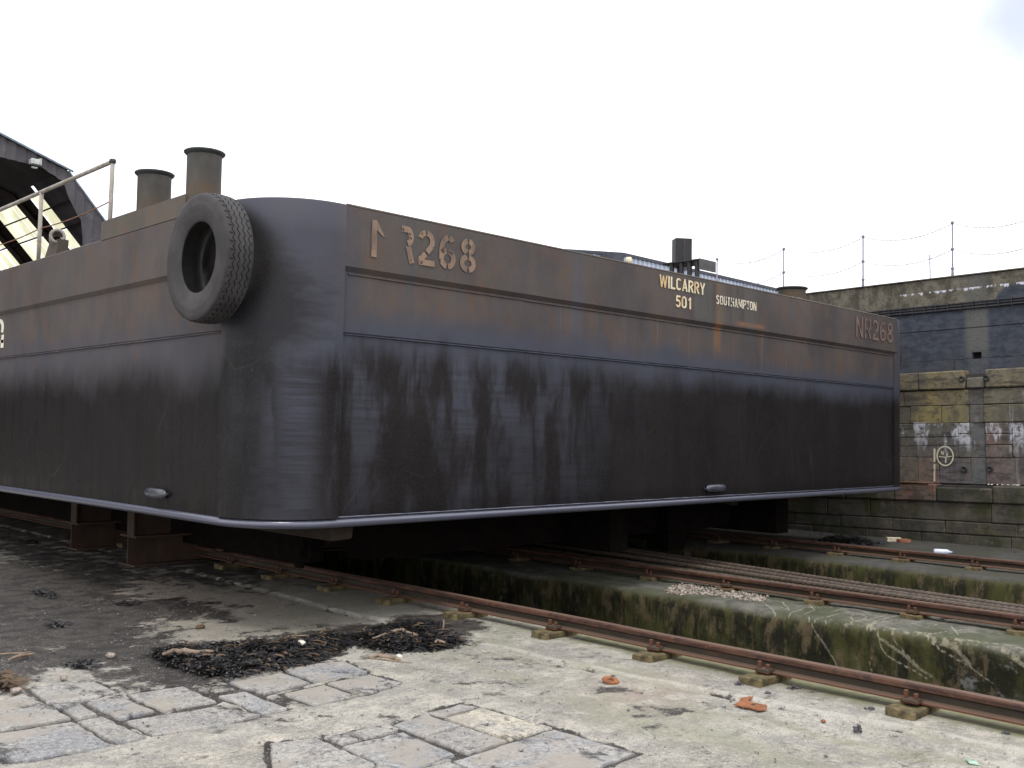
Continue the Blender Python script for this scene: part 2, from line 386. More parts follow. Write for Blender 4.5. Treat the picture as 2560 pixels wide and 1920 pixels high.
def mat_upper():
    k = M('stained quay concrete'); p = k.pos(); x, y, z = k.xyz(p)
    z = k.add(z, k.mul(k.ma('SUBTRACT', y, 6.5), .0209))
    n1 = k.noise(p, 1.1, 6, .6); n2 = k.noise(k.map(p, (1, 1, 2)), 6, 6, .68); n3 = k.noise(p, 36, 4, .7)
    dark = k.mix(k.ss(n2, .38, .62), (.034, .040, .056), (.060, .068, .088))
    dark = k.mix(k.ss(n1, .45, .6, 0, .5), dark, (.058, .062, .066))
    brown = k.mix(k.ss(k.noise(p, 5, 6, .7), .38, .6), (.075, .066, .050), (.16, .145, .112))
    brown = k.mix(k.ss(k.noise(k.map(p, (1, 1, .3), (0, 8, 0)), 5, 5, .6), .5, .62, 0, .6), brown, (.05, .044, .036))
    wob = k.ma('MULTIPLY', k.ma('SUBTRACT', k.noise(k.map(p, (1, 1.2, .3)), 2.2, 4, .55), .5), .30)
    hz = k.add(k.add(z, wob), k.mul(k.inv(k.ss(y, 5.55, 6.15)), -.27))
    f = k.ss(hz, 3.84, 3.93)
    c = k.mix(f, dark, brown)
    strip = k.mul(k.ss(y, 6.0, 6.12), k.inv(k.ss(y, 6.36, 6.48)), k.ss(k.add(z, k.mul(n1, .6)), 3.2, 3.5), .8)
    c = k.mix(strip, c, (.115, .112, .10))
    c = k.mix(k.mul(k.ss(y, 6.02, 6.1), k.inv(k.ss(y, 6.3, 6.42)), k.inv(f), .35), c, (.12, .12, .12))
    lw = k.ma('MULTIPLY', k.ma('SUBTRACT', k.noise(k.map(p, (0, 1, 0)), 6, 5, .7), .5), .34)
    lz = k.add(z, lw)
    lime = k.mul(k.ss(lz, 4.125, 4.15), k.inv(k.ss(z, 4.155, 4.165)), k.ss(k.noise(k.map(p, (0, 1, 0), (0, 3, 0)), 5, 5, .7), .46, .5), k.inv(k.ss(y, 7.4, 7.6)))
    c = k.mix(lime, c, (.62, .62, .70))
    c = k.mix(k.ss(n3, .5, .68, 0, .5), c, (.03, .03, .03))
    return k.done(c, .88, 0, k.bump(k.add(n2, n3), .5, .012), .3)

def mat_plain(name, col, rough=.6, metal=0.0, var=.25, scale=8, spec=.4, bump=.15):
    k = M(name); p = k.obj(); n = k.noise(p, scale, 5, .62)
    d = tuple(v * (1 - var) for v in col); u = tuple(min(1, v * (1 + var)) for v in col)
    return k.done(k.mix(k.ss(n, .3, .7), d, u), rough, metal, k.bump(k.noise(p, scale * 6, 3, .6), bump, .004), spec)

def mat_paint_letters(name, a, b, wear, seed, scale=14):
    k = M(name); p = k.obj()
    n = k.noise(k.map(p, (1, 1, 1), (seed, seed, 0)), scale, 5, .7)
    c = k.mix(k.ss(k.noise(k.map(p, (1, 1, .4), (seed, 2, 0)), 7, 4, .6), .4, .65), a, b)
    k.done(c, .65, 0, None, .3)
    tr = k.n.new('ShaderNodeBsdfTransparent'); mx = k.n.new('ShaderNodeMixShader')
    k.l.new(k.ss(n, wear, wear + .05), mx.inputs[0]); k.l.new(k.b.outputs[0], mx.inputs[1]); k.l.new(tr.outputs[0], mx.inputs[2])
    k.l.new(mx.outputs[0], k.out.inputs['Surface'])
    return k.m

def mat_translucent():
    k = M('weathered rooflight sheet'); p = k.obj()
    n = k.noise(k.map(p, (1, 1, .3)), 1.2, 5, .6)
    c = k.mix(k.ss(n, .35, .65), (.60, .58, .38), (.85, .83, .64))
    tb = k.n.new('ShaderNodeBsdfTranslucent'); df = k.n.new('ShaderNodeBsdfDiffuse'); mx = k.n.new('ShaderNodeMixShader')
    k.l.new(c, tb.inputs['Color']); k.l.new(c, df.inputs['Color']); mx.inputs[0].default_value = .05
    k.l.new(tb.outputs[0], mx.inputs[1]); k.l.new(df.outputs[0], mx.inputs[2]); k.l.new(mx.outputs[0], k.out.inputs['Surface'])
    return k.m

HULL = mat_hull(); BOLL = mat_bollard(); CHINE = mat_chine(); RAIL = mat_rail(); RUBBER = mat_rubber()
GROUND = mat_ground(); SLAB = mat_slab(); MOSSB = mat_moss_block()
WSTONE = mat_wallstone('dock wall masonry'); WMOSS = mat_wallstone('mossy dock wall masonry', .75); UPPER = mat_upper()
DECKM = mat_metal('deck steel', (.06, .052, .045), (.10, .078, .058), rustamt=.7)
RIM = mat_plain('green black rim', (.028, .036, .034), .5)
PALEP = mat_metal('chipped rail paint', (.26, .24, .21), (.36, .34, .30), (.20, .10, .06), .75, .6, 7)
WIRE = mat_plain('rusty wire', (.19, .095, .06), .8)
BEAM = mat_metal('rusty cradle steel', (.036, .022, .015), (.075, .044, .028), (.11, .032, .014), .5, .75, 2)
DARK = mat_plain('shade black cradle steel', (.010, .0075, .0065), .9, spec=.05)  # near-black base puts the shade under the barge into the colour
TIMB = mat_plain('weathered timber', (.026, .017, .011), .85, scale=5)
PADM = mat_plain('lichen timber pad', (.105, .082, .040), .9, var=.6, scale=16, bump=.6)
ROPE = mat_plain('greasy steel rope', (.090, .068, .052), .6, var=.3, scale=14)
WEED = mat_plain('bladder wrack', (.018, .017, .018), .38, var=.6, scale=3, spec=.6)
WEEDB = mat_plain('dry brown wrack', (.085, .055, .032), .7, var=.5, scale=3)
DRIFT = mat_plain('bleached driftwood', (.22, .165, .12), .8, scale=12)
RUSTP = mat_plain('bright rust plate', (.235, .09, .038), .85, var=.3, scale=18)
SHELL = mat_plain('pale shell', (.62, .58, .50), .6)
PEBB = mat_plain('pinkish pebbles', (.30, .255, .215), .8, var=.6, scale=20)
GRIT = mat_plain('grey grit', (.20, .19, .18), .85, var=.7, scale=30)
MUSS = mat_plain('mussel shells', (.06, .058, .065), .5, var=.6, scale=40)
CLAD = mat_metal('weathered shed cladding', (.055, .052, .060), (.095, .09, .098), (.14, .13, .13), .5, .75, 1.2)
FRAME = mat_plain('shed frame steel', (.035, .026, .022), .8, scale=2)
TRANS = mat_translucent()
WHBL = mat_plain('blue grey sheeting', (.50, .56, .68), .55, var=.1, scale=.6)
WHDK = mat_plain('dark roof edging', (.05, .055, .07), .6)
CREAM = mat_plain('cream paint', (.62, .56, .40), .6)
GREYB = mat_plain('mortar bed', (.045, .04, .036), .9)
STEELD = mat_plain('dark deck fitting paint', (.022, .022, .026), .55)
GALV = mat_plain('galvanised post', (.20, .19, .24), .5)
ANODE = mat_plain('painted anode', (.045, .05, .065), .16, spec=.7, scale=16, bump=.5)
TARP = mat_plain('floodlight aluminium', (.45, .47, .45), .4)

# ------------------------------------------------------------------ object helpers
def link(name, me, mat=None, parent=None):
    o = bpy.data.objects.new(name, me)
    COL.objects.link(o)
    if parent is not None: o.parent = parent
    if mat is not None and me is not None and not me.materials: me.materials.append(mat)
    return o
def tag(o, label=None, cat=None, group=None, kind=None):
    if label: o['label'] = label
    if cat: o['category'] = cat
    if group: o['group'] = group
    if kind: o['kind'] = kind
    return o
def empty(name, loc=(0, 0, 0), parent=None):
    o = bpy.data.objects.new(name, None); o.location = loc; o.empty_display_size = .2
    COL.objects.link(o)
    if parent is not None: o.parent = parent
    return o
def obj(name, vf, mat=None, parent=None, smooth=False, loc=None):
    me = bpy.data.meshes.new(name)
    me.from_pydata([tuple(v) for v in vf[0]], [], [tuple(f) for f in vf[1]])
    if smooth: me.shade_smooth()
    me.update()
    o = link(name, me, mat, parent)
    if loc is not None: o.location = loc
    return o
def join(*vfs):
    V, Fs = [], []
    for v, f in vfs:
        b = len(V); V += [tuple(a) for a in v]; Fs += [tuple(i + b for i in q) for q in f]
    return V, Fs
def box(x0, x1, y0, y1, z0, z1):
    V = [(x, y, z) for x in (x0, x1) for y in (y0, y1) for z in (z0, z1)]
    return V, [(0, 1, 3, 2), (4, 6, 7, 5), (0, 4, 5, 1), (2, 3, 7, 6), (0, 2, 6, 4), (1, 5, 7, 3)]
def bbox(x0, x1, y0, y1, z0, z1, b=.01, seg=1, jit=0.0):
    bm = bmesh.new(); V, Fs = box(x0, x1, y0, y1, z0, z1)
    vs = [bm.verts.new((v[0] + rnd.uniform(-jit, jit), v[1] + rnd.uniform(-jit, jit), v[2] + rnd.uniform(-jit, jit))) for v in V]
    for f in Fs: bm.faces.new([vs[i] for i in f])
    bmesh.ops.bevel(bm, geom=bm.edges[:], offset=b, segments=seg, affect='EDGES')
    bm.verts.index_update()
    out = ([tuple(v.co) for v in bm.verts], [tuple(v.index for v in f.verts) for f in bm.faces])
    bm.free(); return out
def xf(vf, m):
    return [tuple(m @ Vector(v)) for v in vf[0]], vf[1]
def tube(pts, r, n=8, caps=True, rs=None):
    pts = [Vector(p) for p in pts]; V, Fs = [], []
    up = Vector((0, 0, 1))
    for i, p in enumerate(pts):
        a = pts[max(i - 1, 0)]; b = pts[min(i + 1, len(pts) - 1)]; t = (b - a).normalized()
        u = t.cross(up)
        if u.length < .05: u = t.cross(Vector((0, 1, 0)))
        u.normalize(); w = u.cross(t); rr = rs[i] if rs else r
        for k in range(n):
            an = 2 * math.pi * k / n
            V.append(tuple(p + (u * math.cos(an) + w * math.sin(an)) * rr))
    for i in range(len(pts) - 1):
        for k in range(n):
            a = i * n + k; b = i * n + (k + 1) % n
            Fs.append((a, b, b + n, a + n))
    if caps:
        Fs.append(tuple(range(n))[::-1]); Fs.append(tuple(range((len(pts) - 1) * n, len(pts) * n)))
    return V, Fs
def lathe(prof, n=48, axis='Z', close=False):
    V, Fs = [], []; m = len(prof)
    for k in range(n):
        a = 2 * math.pi * k / n; c, s_ = math.cos(a), math.sin(a)
        for (r, h) in prof:
            V.append((r * c, r * s_, h) if axis == 'Z' else (h, r * c, r * s_))
    for k in range(n):
        k2 = (k + 1) % n
        for j in range(m - 1 if not close else m):
            j2 = (j + 1) % m
            Fs.append((k * m + j, k2 * m + j, k2 * m + j2, k * m + j2))
    return V, Fs
def extrude_profile(path2d, a, b, axis='Y'):
    """closed 2d profile (u, z) extruded along an axis from a to b"""
    n = len(path2d); V = []
    for t in (a, b):
        for (u, z) in path2d: V.append((u, t, z) if axis == 'Y' else (t, u, z))
    Fs = [(i, (i + 1) % n, (i + 1) % n + n, i + n) for i in range(n)]
    Fs.append(tuple(range(n))[::-1]); Fs.append(tuple(range(n, 2 * n)))
    return V, Fs
_rs = np.random.RandomState(5)
_lat = _rs.rand(64, 64)
def vnoise(x, y, s):
    x = np.asarray(x) * s; y = np.asarray(y) * s
    xi = np.floor(x).astype(int); yi = np.floor(y).astype(int); fx = x - xi; fy = y - yi
    fx = fx * fx * (3 - 2 * fx); fy = fy * fy * (3 - 2 * fy)
    g = lambda a, b: _lat[a % 64, b % 64]
    return (g(xi, yi) * (1 - fx) + g(xi + 1, yi) * fx) * (1 - fy) + (g(xi, yi + 1) * (1 - fx) + g(xi + 1, yi + 1) * fx) * fy
def fbm(x, y, s, o=4):
    r = 0; a = .5
    for i in range(o): r = r + a * vnoise(x + 17.3 * i, y - 9.1 * i, s); s *= 2.03; a *= .5
    return r
def poly_sd(px, py, poly):
    """signed distance, positive inside"""
    d = np.full(px.shape, 1e9); ins = np.zeros(px.shape, bool); n = len(poly)
    for i in range(n):
        ax, ay = poly[i]; bx, by = poly[(i + 1) % n]
        ex, ey = bx - ax, by - ay
        t = np.clip(((px - ax) * ex + (py - ay) * ey) / (ex * ex + ey * ey + 1e-12), 0, 1)
        d = np.minimum(d, np.hypot(px - ax - t * ex, py - ay - t * ey))
        c = ((ay > py) != (by > py)) & (px < (bx - ax) * (py - ay) / (by - ay + 1e-12) + ax)
        ins ^= c
    return np.where(ins, d, -d)

# ------------------------------------------------------------------ slab outlines (metres on the slip surface)
SLABS = [
 ([(2.022, 6.43), (2.12, 6.452), (2.29, 6.539), (2.305, 5.827), (1.927, 5.847), (1.749, 5.859)], 'g'),
 ([(2.347, 6.642), (2.55, 6.662), (2.725, 6.543), (2.725, 6.192), (2.478, 6.151), (2.313, 6.24)], 'g'),
 ([(2.314, 6.186), (2.451, 6.11), (2.442, 5.796), (2.32, 5.8)], 'g'),
 ([(2.486, 6.111), (2.701, 6.137), (2.718, 5.655), (2.497, 5.639)], 'b'),
 ([(2.751, 6.128), (3.107, 6.095), (3.088, 5.621), (2.745, 5.633)], 'g'),
 ([(2.301, 5.753), (2.442, 5.756), (2.462, 5.196), (2.291, 5.195)], 'g'),
 ([(1.716, 5.803), (1.913, 5.802), (2.289, 5.769), (2.271, 5.197), (1.788, 5.253), (1.747, 5.612)], 'b'),
 ([(2.5, 5.579), (2.733, 5.562), (3.038, 5.517), (3.134, 5.19), (2.83, 5.152), (2.489, 5.205)], 'g'),
 ([(3.156, 5.731), (3.331, 5.732), (3.322, 5.202), (3.146, 5.2)], 'b'),
 ([(3.359, 5.99), (3.767, 5.984), (3.768, 5.626), (3.391, 5.586)], 'b'),
 ([(3.824, 6.076), (4.065, 6.065), (4.29, 5.987), (4.219, 5.625), (3.789, 5.624)], 'b'),
 ([(3.837, 5.56), (4.193, 5.573), (4.216, 5.245), (3.83, 5.153)], 'b'),
 ([(3.488, 5.522), (3.807, 5.541), (3.808, 5.162), (3.478, 5.168)], 'g'),
 ([(3.155, 4.592), (3.495, 4.55), (3.543, 4.417), (3.158, 4.429)], 'g'),
 ([(3.584, 4.531), (3.868, 4.591), (3.867, 4.274), (3.573, 4.255)], 'b'),
 ([(3.893, 4.442), (4.205, 4.467), (4.225, 3.9), (3.887, 3.899)], 'y'),
 ([(3.566, 4.229), (3.864, 4.251), (3.861, 3.891), (3.558, 3.872)], 'g'),
 ([(3.145, 4.404), (3.541, 4.386), (3.503, 3.906), (3.174, 3.863), (3.118, 4.053)], 'b'),
 ([(3.424, 3.845), (4.214, 3.876), (4.229, 3.297), (3.849, 3.286), (3.59, 3.268), (3.375, 3.46)], 'b'),
 ([(2.893, 4.694), (3.03, 4.656), (3.129, 4.615), (3.112, 4.055), (2.863, 3.919), (2.579, 4.174)], 'g'),
 ([(3.889, 4.591), (4.158, 4.605), (4.21, 4.491), (3.917, 4.467)], 'g'),
 ([(2.88, 3.904), (3.096, 4.023), (3.156, 3.854), (3.401, 3.831), (3.35, 3.468), (3.043, 3.583)], 'g'),
]
MUD1 = [(3.721, 12.721), (4.254, 13.154), (4.706, 11.771), (4.897, 10.697), (4.374, 9.831), (4.346, 9.36), (4.603, 9.086), (4.725, 8.468), (4.426, 7.893), (4.01, 8.235), (3.787, 7.901), (3.68, 7.423), (3.86, 7.01), (4.501, 7.111), (5.039, 7.067), (4.692, 6.576), (3.662, 6.386), (3.267, 5.799), (2.997, 6.123), (2.716, 6.519), (3.01, 6.869), (2.643, 7.007), (2.297, 7.007), (2.079, 7.006)]
MUD2 = [(4.406, 7.047), (5.023, 7.021), (5.343, 6.898), (5.779, 7.035), (5.957, 6.838), (5.979, 6.325), (5.314, 5.878), (4.885, 5.784), (4.66, 6.048), (4.678, 6.491), (4.21, 6.075), (3.787, 6.045)]
MUD3 = [(5.541, 19.059), (5.452, 13.977), (5.515, 11.516), (5.326, 9.222), (4.992, 10.281), (4.694, 10.515), (3.587, 11.06)]
SPOTS = [([(5.153, 5.288)], .22, .07), ([(4.666, 4.8)], .22, .07), ([(5.131, 4.186)], .14, .1),
         ([(3.632, 4.676)], .1, .06), ([(5.144, 4.18)], .12, .1), ([(5.034, 3.659)], .2, .08), ([(4.761, 3.708)], .08, .05),
         ([(2.809, 5.638)], .35, .07), ([(3.007, 5.164)], .32, .10), ([(3.42, 5.321)], .25, .12), ([(5.323, 4.861)], .12, .06)]
KERB = [(5.72, 20.0), (5.62, 16.0), (5.54, 12.5), (5.50, 10.5), (5.36, 7.6), (5.37, 5.6), (5.40, 4.5), (5.55, 3.57), (5.74, 1.9), (5.8, 0.0)]
def kerb_x(y):
    ys = np.array([k[1] for k in KERB][::-1]); xs = np.array([k[0] for k in KERB][::-1])
    return np.interp(y, ys, xs)

# ------------------------------------------------------------------ ground (setting)
def make_pavement():
    xs = np.concatenate([[-60, -20, -6, -2, 0, .6], np.arange(1.0, 6.36, .032), [6.40, 6.45]])
    ys = np.concatenate([[-25, -8, -2, -.5, .3], np.arange(.8, 11.5, .034), np.arange(11.6, 20, .15), [24, 32, 60, 120]])
    X, Y = np.meshgrid(xs, ys, indexing='ij')
    z = (fbm(X, Y, .9) - .5) * .03 + (fbm(X, Y, 7, 3) - .45) * .008
    kx = kerb_x(Y) + (fbm(X * 0, Y, 6, 4) - .47) * .06
    d = X - kx
    z = z + .018 / (1 + np.exp(-d / .012))
    g = np.exp(-((d + .02) / .018) ** 2) * (fbm(X, Y, 3, 3) > .42)
    z = z - .028 * g
    rec = np.full(X.shape, -9.0)
    for poly, _ in SLABS: rec = np.maximum(rec, poly_sd(X, Y, poly))
    jag = (fbm(X, Y, 5, 4) - .47) * .09
    inrec = 1 / (1 + np.exp(-(rec + .022 + jag) / .006))
    z = z * (1 - inrec) - .022 * inrec
    z[X > 6.42] = -.035
    mud = np.zeros(X.shape)  # real mud and dirt, with the barge's shade painted into the far zones
    for poly, st, soft in ((MUD1, 1.0, .34), (MUD2, 1.15, .12), (MUD3, .8, .6)):
        sdv = poly_sd(X, Y, poly); mud = np.maximum(mud, st * np.clip(sdv / soft * .5 + .5, 0, 1))
    for pt, rx, ry in SPOTS:
        cx, cy = pt[0]; u = ((X - cx) - (Y - cy)) * .707; v = ((X - cx) + (Y - cy)) * .707
        mud = np.maximum(mud, .75 * np.exp(-((u / rx) ** 2 + (v / ry) ** 2)))
    mud = np.maximum(mud, .62 * np.clip((X - 4.6) / .8, 0, 1) * np.clip((Y - 8.2) / 2.0, 0, 1))  # darkens the ground under the barge: shade painted in as mud
    gg = g * .75
    mud = np.maximum(mud, gg * (fbm(X, Y, 4, 3) > .45))
    mud = np.maximum(mud, 1.5 * np.clip((rec + .028 + jag) / .02, 0, 1))
    mud = np.where((rec > .03) & (inrec > .5), 1.5, mud)
    moss = np.clip((X - 5.65) / .5, 0, 1) * np.clip((7.2 - Y) / 2.0, 0, 1) * .8
    moss = np.maximum(moss, .45 * np.exp(-((X - 5.25) / .16) ** 2) * (Y < 5.5))
    pale = np.exp(-((d - .03) / .05) ** 2) * .75
    warm = .5 * np.exp(-(((X - 5.2) / .35) ** 2 + ((Y - 4.0) / .3) ** 2)) + .55 * np.exp(-(((X - 4.4) / .9) ** 2 + ((Y - 9.5) / 1.6) ** 2))
    nx, ny = X.shape
    V = np.stack([X, Y, z], -1).reshape(-1, 3)
    idx = np.arange(nx * ny).reshape(nx, ny)
    Fq = np.stack([idx[:-1, :-1], idx[1:, :-1], idx[1:, 1:], idx[:-1, 1:]], -1).reshape(-1, 4)
    me = bpy.data.meshes.new('slipway_pavement')
    me.vertices.add(len(V)); me.vertices.foreach_set('co', V.ravel())
    me.loops.add(len(Fq) * 4); me.loops.foreach_set('vertex_index', Fq.ravel().astype(np.int32))
    me.polygons.add(len(Fq)); me.polygons.foreach_set('loop_start', np.arange(0, len(Fq) * 4, 4, dtype=np.int32))
    me.update(calc_edges=True); me.shade_smooth()
    for nm, a in (('mud', mud), ('moss', moss), ('pale', pale), ('warm', warm)):
        at = me.attributes.new(nm, 'FLOAT', 'POINT'); at.data.foreach_set('value', a.ravel().astype(np.float32))
    o = link('pavement', me, GROUND); o['kind'] = 'structure'
    return o
pavement = make_pavement()
tag(pavement, 'worn concrete slip pavement with sunken stone slabs and dark mud')

SCOL = {'g': [(.30, .29, .27), (.265, .258, .245), (.33, .318, .295)], 'b': [(.255, .260, .270), (.285, .288, .295), (.24, .244, .252)], 'y': [(.58, .52, .39)]}
for poly, kind in SLABS:
    pts = []
    n = len(poly)
    cx = sum(p[0] for p in poly) / n; cy = sum(p[1] for p in poly) / n
    for i in range(n):
        a, b = Vector(poly[i]), Vector(poly[(i + 1) % n]); L = (b - a).length; m = max(2, int(L / .07))
        for j in range(m):
            q = a.lerp(b, j / m)
            pts.append(q + Vector((rnd.uniform(-.007, .007), rnd.uniform(-.007, .007))))
    c = Vector((cx, cy)); zt = rnd.uniform(-.006, .001); tx, ty = rnd.uniform(-.003, .003), rnd.uniform(-.003, .003)
    V = []; m = len(pts)
    for (ins, zz) in ((.003, -.045), (.003, zt - .012), (.008, zt - .003), (.018, zt)):
        for q in pts:
            dv = (c - q); dv = dv / max(dv.length, .01) * (ins + rnd.uniform(0, .004)); w = q + dv
            V.append((w.x, w.y, zz + ((w.x - cx) * tx + (w.y - cy) * ty if zz > -.04 else 0)))
    Fs = []
    for r_ in range(3):
        for i in range(m):
            i2 = (i + 1) % m; Fs.append((r_ * m + i, r_ * m + i2, (r_ + 1) * m + i2, (r_ + 1) * m + i))
    Fs.append(tuple(range(3 * m, 4 * m)))
    if (pts[1] - pts[0]).cross(pts[3] - pts[1]) is None: pass
    o = obj('stone_slab', (V, Fs), SLAB, pavement)
    bm = bmesh.new(); bm.from_mesh(o.data); bmesh.ops.recalc_face_normals(bm, faces=bm.faces[:]); bm.to_mesh(o.data); bm.free()
    o.color = (*rnd.choice(SCOL[kind]), 1)
    if kind == 'y': o['label'] = 'cream yellow stone slab among the grey ones'

def struct(name, vf, mat, smooth=False, label=None):
    o = obj(name, vf, mat, None, smooth); o['kind'] = 'structure'
    if label: o['label'] = label
    return o
# pavement side wall towards the trench, trench floors and the yard below everything
SCR_TOP = [[(9.184, 5.623), (8.914, 5.327), (8.643, 5.071)], [(9.286, 5.617), (9.229, 5.361), (8.875, 5.082), (8.948, 5.23)], [(9.576, 5.384), (9.38, 5.166), (9.078, 4.917), (8.794, 4.883)],
 [(8.96, 4.491), (9.137, 4.551), (9.213, 4.54), (9.198, 4.475), (9.08, 4.393), (8.912, 4.345), (8.83, 4.351), (8.847, 4.41), (8.96, 4.491)], [(8.669, 4.485), (8.722, 4.381), (8.955, 4.31), (9.443, 4.352), (9.532, 4.412)],
 [(8.979, 4.864), (9.098, 4.767), (9.424, 4.774), (9.425, 4.635), (9.242, 4.259)], [(8.694, 4.404), (8.614, 4.235), (8.886, 4.185), (9.203, 4.167), (9.097, 3.836), (9.428, 3.798), (9.607, 3.834)],
 [(8.776, 4.044), (8.736, 3.853), (8.784, 3.704), (8.984, 3.537), (9.278, 3.402), (9.321, 3.256)], [(9.325, 3.705), (8.923, 3.48)], [(8.79, 3.808), (8.693, 3.567), (8.749, 3.365), (8.83, 3.146), (8.777, 2.901)],
 [(8.741, 3.686), (9.234, 3.551), (9.607, 3.356)], [(8.677, 4.979), (9.088, 5.046), (9.323, 4.926), (9.655, 4.871)], [(8.639, 4.158), (8.904, 4.23), (9.351, 4.272), (9.6, 4.158)], [(8.665, 4.733), (8.827, 4.663), (9.073, 4.655), (9.247, 4.645)]]
SCR_FACE = [([(4.8, -0.027), (4.721, -0.119), (4.614, -0.244), (4.518, -0.368), (4.486, -0.446)], .012), ([(4.205, -0.028), (4.106, -0.078), (4.088, -0.16), (4.036, -0.244), (3.931, -0.301), (3.795, -0.344), (3.661, -0.401)], .012),
 ([(4.088, -0.126), (3.897, -0.212), (3.761, -0.305), (3.628, -0.371)], .020), ([(3.986, -0.035), (3.966, -0.107), (3.879, -0.193), (3.744, -0.294)], .010), ([(3.677, -0.045), (3.546, -0.146), (3.339, -0.215), (3.185, -0.298), (3.092, -0.343)], .011),
 ([(3.578, -0.079), (3.402, -0.114), (3.3, -0.208)], .030), ([(4.156, -0.428), (4.185, -0.362), (4.149, -0.302)], .010), ([(3.048, -0.041), (2.87, -0.141)], .03), ([(4.624, -0.043), (4.576, -0.083)], .01)]
def line_d(px, py, path):
    d = np.full(px.shape, 1e9)
    for (ax, ay), (bx, by) in zip(path[:-1], path[1:]):
        ex, ey = bx - ax, by - ay; t = np.clip(((px - ax) * ex + (py - ay) * ey) / (ex * ex + ey * ey + 1e-12), 0, 1)
        d = np.minimum(d, np.hypot(px - ax - t * ex, py - ay - t * ey))
    return d
def rough_block(name, x0, x1, ztop, y0, y1, bottom, mat, label, fine=False):
    """long concrete block with worn rounded edges"""
    if fine:
        ys = np.concatenate([[y0, 0], np.arange(.9, 8.2, .018), np.arange(8.3, 14, .15), [16, 20, 28, y1]])
        zs_ = np.arange(bottom, ztop - .1, .022)
        prof = [(x0, z) for z in zs_] + [(x0 + .008, ztop - .07), (x0 + .028, ztop - .028), (x0 + .055, ztop - .008), (x0 + .085, ztop)] + [(x, ztop) for x in np.arange(x0 + .105, x0 + 1.2, .022)] + [(x1 - .07, ztop), (x1 - .02, ztop - .03), (x1, ztop - .1), (x1, bottom)]
    else:
        ys = np.concatenate([[y0], np.arange(max(y0, 0), 14, .12), [16, 20, 28, y1]])
        prof = [(x0, bottom), (x0, ztop - .35), (x0 + .0, ztop - .18), (x0 + .012, ztop - .07), (x0 + .035, ztop - .025), (x0 + .08, ztop), ((x0 + x1) / 2, ztop), (x1 - .07, ztop), (x1 - .02, ztop - .03), (x1, ztop - .1), (x1, bottom)]
    P = np.array(prof); m = len(prof)
    X = np.repeat(P[None, :, 0], len(ys), 0); Zz = np.repeat(P[None, :, 1], len(ys), 0); Y = np.repeat(np.array(ys)[:, None], m, 1)
    L = np.concatenate([[0], np.cumsum(np.hypot(np.diff(P[:, 0]), np.diff(P[:, 1])))])[None, :] + 0 * Y
    f = fbm(Y, L, 1.4, 5) - .48; g = fbm(Y + 30, L, 6, 3) - .42
    k = np.where((Zz <= bottom + .01), 0, 1)
    XX = X + k * (f * .09 + g * .03) * np.where(Zz > ztop - .012, .5, 1); ZZ = Zz + k * (g * .02 + f * .02) * np.where(Zz > ztop - .15, 1, 0)
    V = np.stack([XX, Y, ZZ], -1).reshape(-1, 3)
    Fs = [(i * m + j, i * m + j + 1, (i + 1) * m + j + 1, (i + 1) * m + j) for i in range(len(ys) - 1) for j in range(m - 1)]
    o = struct(name, (V, Fs), mat, True, label)
    sc = np.zeros(X.shape)
    if fine:
        top = Zz > ztop - .03
        for path in SCR_TOP:
            d = line_d(X, Y, path); sc = np.maximum(sc, np.where(top, np.exp(-(d / .011) ** 2), 0))
        for path, w in SCR_FACE:
            d = line_d(Y, Zz, path); sc = np.maximum(sc, np.where(X < x0 + .07, np.exp(-(d / (w * .8)) ** 2), 0))
        sc = np.maximum(sc, np.where((X > x0 + .02) & (X < x0 + .16) & (Zz > ztop - .04), .45 * (Y < 4.6), 0))
    at = o.data.attributes.new('scrape', 'FLOAT', 'POINT'); at.data.foreach_set('value', sc.ravel().astype(np.float32))
    return o
struct('yard_ground', ([(-900, -900, -1.05), (900, -900, -1.05), (900, 900, -1.05), (-900, 900, -1.05)], [(0, 1, 2, 3)]), mat_plain('dark trench silt', (.022, .020, .017), .8, scale=3))
struct('pavement_edge', box(6.0, 6.42, -25, 120, -1.1, -.04), MOSSB)
rough_block('slip_block', 8.68, 10.75, -.03, -20, 60, -1.1, MOSSB, 'mossy concrete slip block carrying the middle rail', True)
rough_block('far_slip_block', 12.72, 16.9, 0.0, -20, 60, -1.1, MOSSB, 'mossy concrete strip at the foot of the dock wall carrying the far rail')

